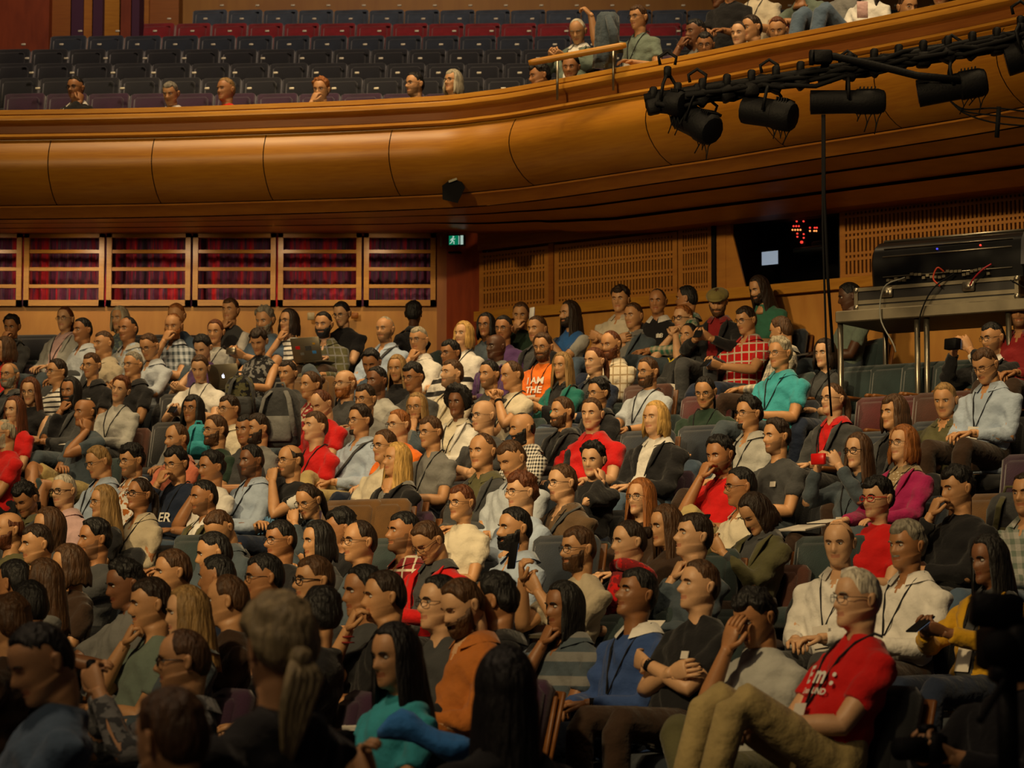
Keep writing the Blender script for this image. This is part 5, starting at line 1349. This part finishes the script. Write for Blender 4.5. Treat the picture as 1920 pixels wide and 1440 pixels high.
HAIRY = ('hair', 'bald', 'beard', 'goatee', 'curl', 'blond', 'ponytail', 'moustach', 'stubbl', 'shaven', 'ginger', 'young', 'large,', 'broad', 'fair')
from collections import Counter
CNT = Counter(q['cl'] for q in PEOPLE)
for q in PEOPLE:
    if any(h in q['ex'] for h in HAIRY):
        best = None
        for o_ in PEOPLE:
            if o_ is q or CNT[o_['cl']] > 1 or len(o_['cl'].split()) > 6: continue
            dx, dy = q['px'] - o_['px'], q['py'] - o_['py']; sc_ = abs(dx) + abs(dy) * 1.3
            if best is None or sc_ < best[0]: best = (sc_, o_, dx, dy)
        _, o_, dx, dy = best
        w_ = ('right of' if dx > 0 else 'left of') if abs(dx) > abs(dy) else ('in front of' if dy > 0 else 'behind')
        q['ex'] = w_ + ' the ' + o_['cl']
# labels: clothing, what sets each apart, and a neighbour where it helps
seen = {}
for q in PEOPLE:
    lab = 'person in ' + q['cl'] + ', ' + q['ex']
    if len(lab.split()) > 16: lab = ' '.join(lab.split()[:16])
    if lab in seen: print('DUPLICATE', lab)
    seen[lab] = 1
    tag(q['o'], lab, 'person')
# ------------------------------------------------------------------ a seat under everyone
SCOL = ['blue', 'teal', 'black', 'purple', 'blue', 'black', 'teal', 'rust']
for q in PEOPLE:
    o = q['o']; rr = random.Random(int(q['px'] * 7 + q['py']))
    yw = q['yw']; 
    if q['px'] == 1424 or q['px'] == 1197: pass
    sc_ = SCOL[int(q['D'] / .95) % 8] if q['py'] > 230 else 'purple'
    lab = 'seat under the person in ' + q['cl'] + ', ' + q['ex']
    lab = ' '.join(lab.split()[:16])
    seat(sc_, o.location + Vector((0, 0, .52 * q['scale'] - .58)), -R(min(q['byaw'], 75)), lab, 'occupied seats', .45, False, q['py'] > 1330)
# empty seats that show between people
def eseat(px, py, yaw, color, label, D=None, dz=0):
    d = D or dsurf(px, py) + .5; p = P(px, py, d)
    seat(color, p - Vector((0, 0, .93)) + Vector((0, 0, dz)), -R(yaw), label, None, .52, False, px > 1560)
for i, px in enumerate([1590, 1652, 1712, 1772]):
    eseat(px, 668 - i * 4, 38, 'teal', 'empty dark teal seat below the steel platform, number %s from the left' % ['one', 'two', 'three', 'four', 'five'][i], 19.7 - .25 * i)
for i, px in enumerate([1625, 1700, 1735]):
    eseat(px, [725, 722, 716, 705][i], 38, ['red', 'red', 'rust', 'red'][i], ['empty dark red seat in the row below the teal seats, left one', 'empty dark red seat in the row below the teal seats, middle one', 'empty rust seat in the row below the teal seats', 'empty dark red seat left of the light blue shirt'][i], [18.9, 18.6, 18.4, 18.0][i])
for a in [(1620, 790, 38, 'blue', 'empty dark blue seat between the dark grey hoodie and the dark coat'), (1730, 770, 38, 'blue', 'empty dark blue seat left of the olive green jacket'),
          (1175, 790, 38, 'blue', 'empty blue seat between the red polo shirt and the dark blazer'), (1000, 785, 38, 'blue', 'empty blue seat left of the black blazer'), (1285, 780, 38, 'blue', 'empty blue seat between the dark blazer and the dark green top'),
          (620, 920, 30, 'gold', 'empty gold-brown seat left of the leather jacket'), (672, 918, 30, 'gold', 'second empty gold-brown seat left of the leather jacket'), (708, 990, 34, 'teal', 'empty teal seat behind the slate grey sweatshirt'),
          (330, 985, 34, 'teal', 'empty dark teal seat left of the olive jacket, lower left'), (1870, 905, 40, 'gold', 'empty gold-brown seat right of the black shirt at the right edge'), (1830, 905, 40, 'gold', 'empty gold-brown seat behind the black shirt'), (1510, 985, 40, 'teal', 'empty teal seat above the white shirt with black lanyard'), (1905, 830, 40, 'purple', 'empty purple seat right of the olive green jacket'),
          (1010, 985, 38, 'blue', 'empty blue seat behind the brown shirt'), (1180, 705, 38, 'rust', 'empty rust seat above the pale blue t-shirt'), (1290, 725, 38, 'red', 'empty dark red seat left of the dark green top'), (1380, 705, 38, 'teal', 'empty teal seat right of the dark grey cardigan'), (1425, 700, 38, 'teal', 'empty teal seat left of the turquoise polo'),
          (300, 775, 25, 'black', 'empty black seat right of the white linen shirt'), (320, 722, 20, 'black', 'empty black seat left of the white lettered t-shirt'), (60, 668, 15, 'purple', 'empty purple seat in the back rows at left, first'), (95, 664, 15, 'purple', 'empty purple seat in the back rows at left, second'), (1265, 1010, 40, 'teal', 'empty teal seat behind the slate blue sweater'), (560, 690, 20, 'brown' if False else 'gold', 'empty brown seat below the crossed legs'),
          (50, 612, 8, 'black', 'empty black seat against the birch wall at far left'), (262, 612, 8, 'black', 'empty black seat against the birch wall, second'), (372, 612, 8, 'black', 'empty black seat against the birch wall, third')]:
    eseat(*a)
# ------------------------------------------------------------------ things people hold, carry and lay down
def who(px, py): return min(PEOPLE, key=lambda q: abs(q['px'] - px) + abs(q['py'] - py))
def wpt(q, p):       # body space to world
    return q['o'].location + Matrix.Rotation(q['yw'], 3, 'Z') @ (Vector(p) * q['scale'])
def hand_mid(q, fwd=.10, up_=.04):
    h = q['hands']; m_ = (h[-1] + h[1]) / 2; return wpt(q, m_ + Vector((0, -fwd, up_)))
def phone(q, lab, m=BLACKM, size=(.072, .010, .145), tilt=20, at=None, name='phone', lit=False, land=False):
    c = at or hand_mid(q); rot = Matrix.Rotation(q['yw'] + q['rel'] * .5, 3, 'Z') @ Matrix.Rotation(R(-tilt), 3, 'X')
    if land: size = (size[2], size[1], size[0])
    r = empty(name, c); mb = MB(); mb.box(c, size, rot, 0, .004); o = mb.build('casing', m); reparent(o, r)
    mb = MB(); mb.box(c + rot @ Vector((0, size[1] * .55, 0)), (size[0] * .9, .002, size[2] * .9), rot); o = mb.build('screen', mat('phone_screen', (.03, .04, .05), .2, emit=(.35, .45, .6), estr=.25), None, False); reparent(o, r)
    tag(r, lab, name); return r
WHT = mat('white_plastic', (.6, .6, .6), .4)
phone(who(497, 600), 'small compact camera held by the person in the dark blue shirt', STEEL, (.10, .03, .06), 10, name='camera')
q = who(1069, 588); phone(q, 'white phone held up below the slotted grille', WHT, at=wpt(q, q['hands'][-1] + Vector((-.01, -.06, .14))), tilt=5)
phone(who(1346, 566), 'phone held by the person in the olive flat cap', tilt=50)
phone(who(1399, 600), 'phone in the hands of the person in red plaid', tilt=50)
phone(who(375, 690), 'phone held low before the white lettered t-shirt', tilt=55)
phone(who(696, 680), 'phone in the hands of the bowed person in denim', tilt=40)
phone(who(1862, 633), 'black camera raised by the person in the black jacket at right', BLACK, (.12, .06, .08), 5, name='camera')
phone(who(1610, 845), 'bright red compact camera held up on the right', mat('camera_red', (.6, .01, .01), .35), (.105, .03, .07), 0, name='camera')
q = who(1085, 1028); phone(q, 'dark phone held up by the person in the beige t-shirt', at=wpt(q, q['hands'][-1] + Vector((-.02, -.05, .13))), tilt=10)
q = who(1417, 960); phone(q, 'dark phone held by the person in the olive jacket', at=wpt(q, q['hands'][-1] + Vector((.0, -.05, .12))), tilt=30, land=True)
phone(who(1855, 1048), 'phone in the hands of the person in the mustard cardigan', tilt=60)
phone(who(236, 1095), 'phone held in both hands at the lower left', tilt=30, land=True)
# laptops
def laptop(q, lab, m, at=None, w_=.33, dz=0, logo=None):
    z = .66; c0 = wpt(q, (0, -.36, z + dz)); rz = Matrix.Rotation(q['yw'], 3, 'Z'); r = empty('laptop', c0)
    mb = MB(); mb.box(c0, (w_, .23, .016), rz, 0, .006); o = mb.build('base', m); reparent(o, r)
    sc = rz @ Matrix.Rotation(R(18), 3, 'X'); hc_ = c0 + rz @ Vector((0, -.115 - .035, .11)); mb = MB(); mb.box(hc_, (w_, .009, .225), sc, 0, .004); o = mb.build('lid', m); reparent(o, r)
    mb = MB(); mb.box(hc_ + sc @ Vector((0, .006, 0)), (w_ * .92, .002, .19), sc); o = mb.build('screen', mat('laptop_screen', (.1, .1, .12), .3, emit=(.5, .6, .8), estr=.5), None, False); reparent(o, r)
    lid = r
    if logo == 'fruit':
        mb = MB(); k = hc_ + sc @ Vector((0, -.0055, 0))
        pts = []
        for i in range(28):
            a = 2 * PI * i / 28; rad = .017 * (1 - .10 * abs(math.cos(a)) ** 6 * (1 if math.sin(a) > -2 else 0)); x = rad * math.cos(a); z = rad * math.sin(a) * 1.08
            if abs(math.cos(a)) < .25: z *= .90
            if abs(a) < .5 or a > 2 * PI - .5: x -= .006 * (1 - min(a, 2 * PI - a) / .5)
            pts.append(k + sc @ Vector((x, 0, z)))
        mb.add(pts, [tuple(range(27, -1, -1))]); mb.add([k + sc @ Vector(p) for p in ((.001, 0, .020), (.005, 0, .021), (.009, 0, .028), (.004, 0, .026))], [(3, 2, 1, 0), (0, 1, 2, 3)])
        mb.f.append(tuple(range(28))); mb.mi.append(0)
        o = mb.build('logo', mat('logo_lit', (.8, .8, .85), .4, emit=(.75, .8, 1), estr=1.0), None, False); reparent(o, r)
    if logo == 'stickers':
        for x, z, s_, cc in ((-.09, .02, .05, 'red'), (-.05, -.04, .04, 'grey'), (.03, .01, .07, 'dkgrey'), (.09, -.03, .045, 'sky'), (.10, .05, .03, 'mustard')):
            mb = MB(); mb.box(hc_ + sc @ Vector((x, -.0055, z)), (s_, .002, s_ * .6), sc); o = mb.build('sticker', clothm(cc), None, False); reparent(o, r)
    tag(r, lab, 'laptop')
laptop(who(485, 640), 'silver laptop with a glowing white fruit logo on its lid', STEELD, logo='fruit')
laptop(who(641, 588), 'pale laptop with stickers before the person in the black t-shirt', STEELD, logo='stickers')
q = who(540, 700)
laptop(who(592, 800), 'dark laptop on the lap of the young person in red', mat('laptop_dark', (.05, .05, .055), .4), dz=0)
# papers, books, cups
def paper(px, py, D, yaw, tilt, lab, size=(.21, .28), m=WHITEP, th=.004, name='paper'):
    c = P(px, py, D); rot = Matrix.Rotation(R(yaw), 3, 'Z') @ Matrix.Rotation(R(tilt), 3, 'X'); mb = MB(); mb.box(c, (size[0], size[1], th), rot, 0, .0015); mb2 = None
    o = mb.build(name, m, None, False); tag(o, lab, name); return o
def onlap(q, lab, dx=0, dy=-.34, z=.655, size=(.21, .28), m=WHITEP, name='paper', rz=10, tilt=8, th=.004):
    c = wpt(q, (dx, dy, z)); rot = Matrix.Rotation(q['yw'] + R(rz), 3, 'Z') @ Matrix.Rotation(R(tilt), 3, 'X'); mb = MB(); mb.box(c, (size[0], size[1], th), rot, 0, .0015); o = mb.build(name, m, None, False); tag(o, lab, name)
onlap(who(226, 730), 'sheets of white paper on the lap of the person in white linen', dx=-.12)
q = who(226, 730); c = wpt(q, (-.03, -.35, .72)); r = empty('paper_cup', c)
mb = MB(); n = 14; mb.rings([[c + Vector((rd * math.cos(2 * PI * i / n), rd * math.sin(2 * PI * i / n), z)) for i in range(n)] for z, rd in ((-.045, .026), (.045, .036), (.05, .038), (.05, .034), (-.03, .026))]); o = mb.build('cup', WHITEP); reparent(o, r)
mb = MB(); mb.rings([[c + Vector((rd * math.cos(2 * PI * i / n), rd * math.sin(2 * PI * i / n), z)) for i in range(n)] for z, rd in ((-.02, .0315), (.02, .0355))], False); o = mb.build('sleeve', clothm('salmon')); reparent(o, r)
tag(r, 'paper cup held by the person in white linen', 'cup')
onlap(who(383, 932), 'folded white paper beside the clasped hands of the olive jacket', dx=-.16, size=(.12, .18))
onlap(who(868, 1134), 'pale notebook on the lap of the person in the rust brown shirt', size=(.24, .3), th=.02, name='notebook')
onlap(who(803, 1014), 'open white notebook on the lap of the red cardigan', size=(.26, .2), th=.01, name='notebook')
onlap(who(590, 1088), 'pale open book right of the charcoal sweater', dx=.18, size=(.2, .28), th=.02, name='book')
onlap(who(1610, 845), 'spiral notebook on the lap of the slate blue jacket', dx=-.15, size=(.2, .28), th=.012, name='notebook')
onlap(who(1695, 832), 'white leaflet beside the dotted dress', dx=-.25, size=(.15, .21))
onlap(who(1594, 556), 'open white book held in shadow by the steel platform', dx=-.1, dy=-.42, size=(.3, .2), th=.015, name='book')
onlap(who(472, 863), 'white leaflet beside the light blue shirt with lanyard', dx=-.2, size=(.15, .2))
onlap(who(1547, 663), 'pink scarf on the lap beside the turquoise polo', dx=-.1, size=(.26, .14), m=clothm('pink'), th=.05, name='scarf')
onlap(who(1180, 1015), 'thin closed laptop on the lap of the person with the red scarf', size=(.33, .23), m=STEELD, th=.02, name='tablet')
onlap(who(1302, 1005), 'folded grey paper below the slate blue sweater', dx=.1, size=(.2, .28), tilt=40)
# red scarf
q = who(1180, 1015); mb = MB(); sp_ = q['sp']
mb.tube([sp_(.475 + .02 * math.cos(a), .105 * math.sin(a), -.095 * math.cos(a)) for a in [2 * PI * i / 16 for i in range(17)]], .038, 10); mb.tube([sp_(.44, .03, -.12), sp_(.33, .05, -.14), sp_(.2, .06, -.145)], [.04, .045, .035], 8, flat=.5)
o = mb.build('scarf', clothm('dkred', 'floral', 'red'), q['o'])
# strap of the blue-grey shirt, and of the light blue shirt
for px, py, s0, s1 in ((675, 788, 1, -1), (722, 617, 1, -1), (1055, 905, 1, -1)):
    q = who(px, py); f = q['front']; mb = MB(); mb.tube([q['sp'](.50, s0 * .10, .02), f(s0 * .095, .44), f(s0 * .06, .36), f(0, .25), f(s1 * .06, .14), f(s1 * .12, .04)], .022, 8, flat=.25, up=(0, -1, .2)); mb.build('bag_strap', clothm('dkgrey'), q['o'])
# bracelets
q = who(722, 1118)
mb = MB(); w_ = q['hands'][-1]; mb.tube([w_ + Vector((0, 0, -.05)), w_ + Vector((0, 0, -.044))], .032, 12); mb.tube([w_ + Vector((0, .0, -.025)), w_ + Vector((0, 0, -.019))], .031, 12); mb.build('bracelet', clothm('dkred'), q['o'])
# lettering on clothes
def lettering(q, txt, size, s, m, x=0, dy=.012, rot=0, bold=.0):
    cu = bpy.data.curves.new('lettering', 'FONT'); cu.body = txt; cu.size = size; cu.align_x = 'CENTER'; cu.align_y = 'CENTER'; cu.offset = bold; cu.resolution_u = 3
    t = bpy.data.objects.new('t', cu); COL.objects.link(t); bpy.context.view_layer.update(); me = bpy.data.meshes.new_from_object(t.evaluated_get(bpy.context.evaluated_depsgraph_get())); bpy.data.objects.remove(t)
    ca, sa = math.cos(R(rot)), math.sin(R(rot))
    for v in me.vertices:
        u, w_ = v.co.x * ca - v.co.y * sa, v.co.x * sa + v.co.y * ca
        p = q['front'](x + u, s + w_) + q['fw'] * dy; v.co = p
    me.materials.append(m); me.name = 'lettering'; o = bpy.data.objects.new('lettering', me); COL.objects.link(o); o.parent = q['o']
LW = mat('print_white', (.7, .68, .62), .7); LB = mat('print_black', (.02, .02, .02), .7); LY = mat('print_yellow', (.75, .55, .02), .7)
lettering(who(1018, 650), 'I AM\nTHE', .085, .27, LW, bold=.002)
lettering(who(1281, 597), 'M', .14, .20, LY, bold=.004)
lettering(who(1233, 565), '18', .06, .30, LW, x=.08)
lettering(who(375, 690), 'BETTER', .085, .22, LB, bold=.003)
lettering(who(330, 869), 'ER', .10, .22, LW, x=.03, bold=.002)
lettering(who(1608, 1122), 'E m :', .10, .30, LW, bold=.003); lettering(who(1608, 1122), 'Gran  UND', .035, .235, LW, bold=.001)
lettering(who(545, 863), 'KIMEL\nLAND', .075, .14, mat('print_blue', (.10, .25, .45), .7), bold=.002)
q = who(1420, -32); mb = MB(); c = [q['front'](.06 + .04 * math.cos(2 * PI * i / 20), .20 + .04 * math.sin(2 * PI * i / 20)) + q['fw'] * .010 for i in range(20)]; mb.add(c, [tuple(range(20))]); mb.build('emblem', LY, q['o'])
# coat held up on the balcony
q = who(1197, 33)
mb = MB(); D = 22.3; rs = []
for yy, xa, xb, dp in ((22, 1128, 1150, .03), (30, 1120, 1158, .08), (50, 1117, 1160, .11), (80, 1116, 1160, .12), (108, 1114, 1156, .12), (128, 1112, 1150, .09)):
    ring = []
    for i in range(28):
        a = 2 * PI * i / 28; cx = (xa + xb) / 2 + (xb - xa) / 2 * math.cos(a); p = P(cx, yy, D + dp * math.sin(a)); p += Vector((0, 0, 0)) + Vector((math.cos(a), math.sin(a), 0)) * .014 * math.sin(7 * a + yy * .05); ring.append(p)
    rs.append(ring)
mb.rings(rs); mb.tube([P(1140, 30, D - .1), P(1150, 60, D - .14), P(1152, 100, D - .12)], [.03, .045, .04], 10)
tag(mb.build('coat', clothm('slate')), 'dark blue-grey coat held up on the balcony by a raised arm', 'coat')
# pink card
mb = MB(); mb.box(P(1617, 18, 20.9), (.09, .01, .14), None, 0, .002); tag(mb.build('card', clothm('pink')), 'pink card held above the balcony rail', 'card')
# backpacks
def backpack(px, py, D, m, m2, lab, s=1.0, yaw=0):
    c = P(px, py, D); r = empty('backpack', c); rot = Matrix.Rotation(R(yaw), 3, 'Z')
    def ring(z, w_, d_, y=0): return [c + rot @ Vector((w_ * s * math.copysign(abs(math.cos(a)) ** .6, math.cos(a)), y * s + d_ * s * math.copysign(abs(math.sin(a)) ** .7, math.sin(a)), z * s)) for a in [2 * PI * i / 20 for i in range(20)]]
    mb = MB(); mb.rings([ring(-.24, .14, .08), ring(-.22, .16, .10), ring(-.05, .165, .11), ring(.12, .155, .095), ring(.20, .12, .07), ring(.235, .06, .03)]); o = mb.build('bag_body', m); reparent(o, r)
    mb = MB(); mb.rings([ring(-.20, .11, .03, -.11), ring(-.17, .12, .04, -.11), ring(-.04, .12, .04, -.11), ring(.0, .10, .02, -.1)]); o = mb.build('front_pocket', m2); reparent(o, r)
    mb = MB(); mb.tube([c + rot @ Vector((x * s, -.02 * s, z * s)) for x, z in ((-.05, .215), (-.03, .27), (.03, .27), (.05, .215))], .010, 6); o = mb.build('handle', m2); reparent(o, r)
    for sx in (-1, 1):
        mb = MB(); mb.tube([c + rot @ Vector((sx * x * s, y * s, z * s)) for x, y, z in ((.06, -.07, .20), (.10, -.13, .14), (.13, -.15, .0), (.15, -.11, -.16))], .022 * s, 8, flat=.4); o = mb.build('strap', m2); reparent(o, r)
    tag(r, lab, 'backpack')
backpack(526, 782, dsurf(526, 782) - .2, clothm('dkgrey'), clothm('grey'), 'grey backpack with arched straps standing on a seat', 1.0, -10)
backpack(450, 745, dsurf(450, 745) + .2, clothm('olive', 'floral', 'black'), clothm('dkgrey'), 'dark camouflage bag below the silver laptop', .8, 10)
backpack(372, 828, dsurf(370, 815) + .4, clothm('turq'), clothm('turq'), 'bright turquoise bag behind the person in the dark green t-shirt', .6, 10)
backpack(1895, 990, 15.2, clothm('dkgrey'), clothm('olive'), 'dark backpack by the plaid shirt at the right edge', .9, 0)
# blue bag of the person in turquoise
q = who(742, 1228); c = P(800, 1372, q['D'] - .40); mb = MB(); rs = []
for t in range(9):
    u = t / 8; w_ = .02 + .05 * math.sin(u * PI) ** .7 * (1 + .25 * math.sin(9 * u)); rs.append([c + Vector(((u - .5) * .34, -.05 + w_ * .9 * math.cos(a), w_ * (.75 + .18 * math.sin(3 * a + 6 * u)) * math.sin(a) + .03 * math.sin(u * 7) - .10 * (u - .2) ** 2)) for a in [2 * PI * i / 14 for i in range(14)]])
mb.rings(rs); tag(mb.build('bag', clothm('sky')), 'bright blue cloth bag beside the person in turquoise, bottom middle', 'bag')
# video camera at the lower right, on a tripod
c = P(1868, 1150, 6.6); r = empty('video_camera', P(1880, 1430, 6.6) - Vector((0, 0, .4)))
mb = MB(); mb.box(P(1868, 1145, 6.6), (.13, .10, .09), Matrix.Rotation(R(4), 3, 'Y'), 0, .012); o = mb.build('viewfinder_screen', BLACK); reparent(o, r)
mb = MB(); mb.box(P(1886, 1215, 6.65), (.075, .26, .12), Matrix.Rotation(R(12), 3, 'Z'), 0, .015); mb.box(P(1888, 1185, 6.65), (.05, .2, .03), None, 0, .01); o = mb.build('camera_body', BLACK); reparent(o, r)
mb = MB(); a = P(1880, 1215, 6.5); mb.tube([a, a + Vector((-.03, -.14, 0)), a + Vector((-.032, -.15, 0)), a + Vector((-.045, -.21, 0))], [.036, .036, .046, .046], 18); o = mb.build('lens', BLACKM); reparent(o, r)
mb = MB(); mb.box(P(1890, 1262, 6.65), (.09, .12, .05), None, 0, .01); mb.tube([P(1888, 1275, 6.65), P(1893, 1500, 6.65)], .028, 12); o = mb.build('tripod_head', BLACK); reparent(o, r)
mb = MB(); mb.tube([P(1885, 1275, 6.6), P(1850, 1330, 6.4), P(1838, 1350, 6.3)], .010, 8); o = mb.build('pan_handle', BLACKM); reparent(o, r)
for k in range(3):
    a = P(1893, 1440, 6.65); mb = MB(); d_ = Vector((math.cos(2.1 * k + .4), math.sin(2.1 * k + .4), 0)); mb.tube([a, a + d_ * .45 + Vector((0, 0, -1.0))], .016, 8); o = mb.build('leg', BLACKM); reparent(o, r)
tag(r, 'black video camera on a tripod in the lower right corner', 'video camera')
q = who(1893, 1215); c = hand_mid(q, .05, .03); r = empty('camera', c); rz = Matrix.Rotation(q['yw'], 3, 'Z')
mb = MB(); mb.box(c, (.14, .07, .10), rz, 0, .015); mb.box(c + Vector((0, 0, .06)), (.05, .06, .035), rz, 0, .01); o = mb.build('camera_body', BLACK); reparent(o, r)
mb = MB(); mb.tube([c + rz @ Vector((0, -.03, 0)), c + rz @ Vector((0, -.14, 0))], .038, 16); o = mb.build('lens', BLACKM); reparent(o, r)
tag(r, 'black still camera held in the lap beside the video camera', 'camera')
# still camera of the person from behind at the bottom
q = who(905, 1530); c = wpt(q, (q['hands'][-1] + q['hands'][1]) / 2 + Vector((0, -.10, .10))); r = empty('camera', c); rt = Matrix.Rotation(R(38), 3, 'Y') 
mb = MB(); mb.box(c, (.11, .12, .09), Matrix.Rotation(q['yw'], 3, 'Z'), 0, .015); o = mb.build('camera_body', BLACK); reparent(o, r)
mb = MB(); lx = Vector((-.7, -.1, .65)).normalized(); mb.tube([c, c + lx * .08, c + lx * .085, c + lx * .15], [.034, .034, .040, .040], 18); o = mb.build('lens', BLACKM); reparent(o, r)
tag(r, 'black camera with long lens held up at the bottom middle', 'camera')
q = who(345, 1238); h = q['hands']; c = wpt(q, (h[-1] + h[1]) / 2 + Vector((0, -.03, .08))); mb = MB(); mb.box(c, (.11, .04, .07), Matrix.Rotation(q['yw'] + q['rel'] * .8, 3, 'Z'), 0, .01); tag(mb.build('camera', BLACK), 'small dark camera held by the person in the grey patterned shirt', 'camera')
# headphones-like sunglasses on the blond bob
q = who(1230, 784)
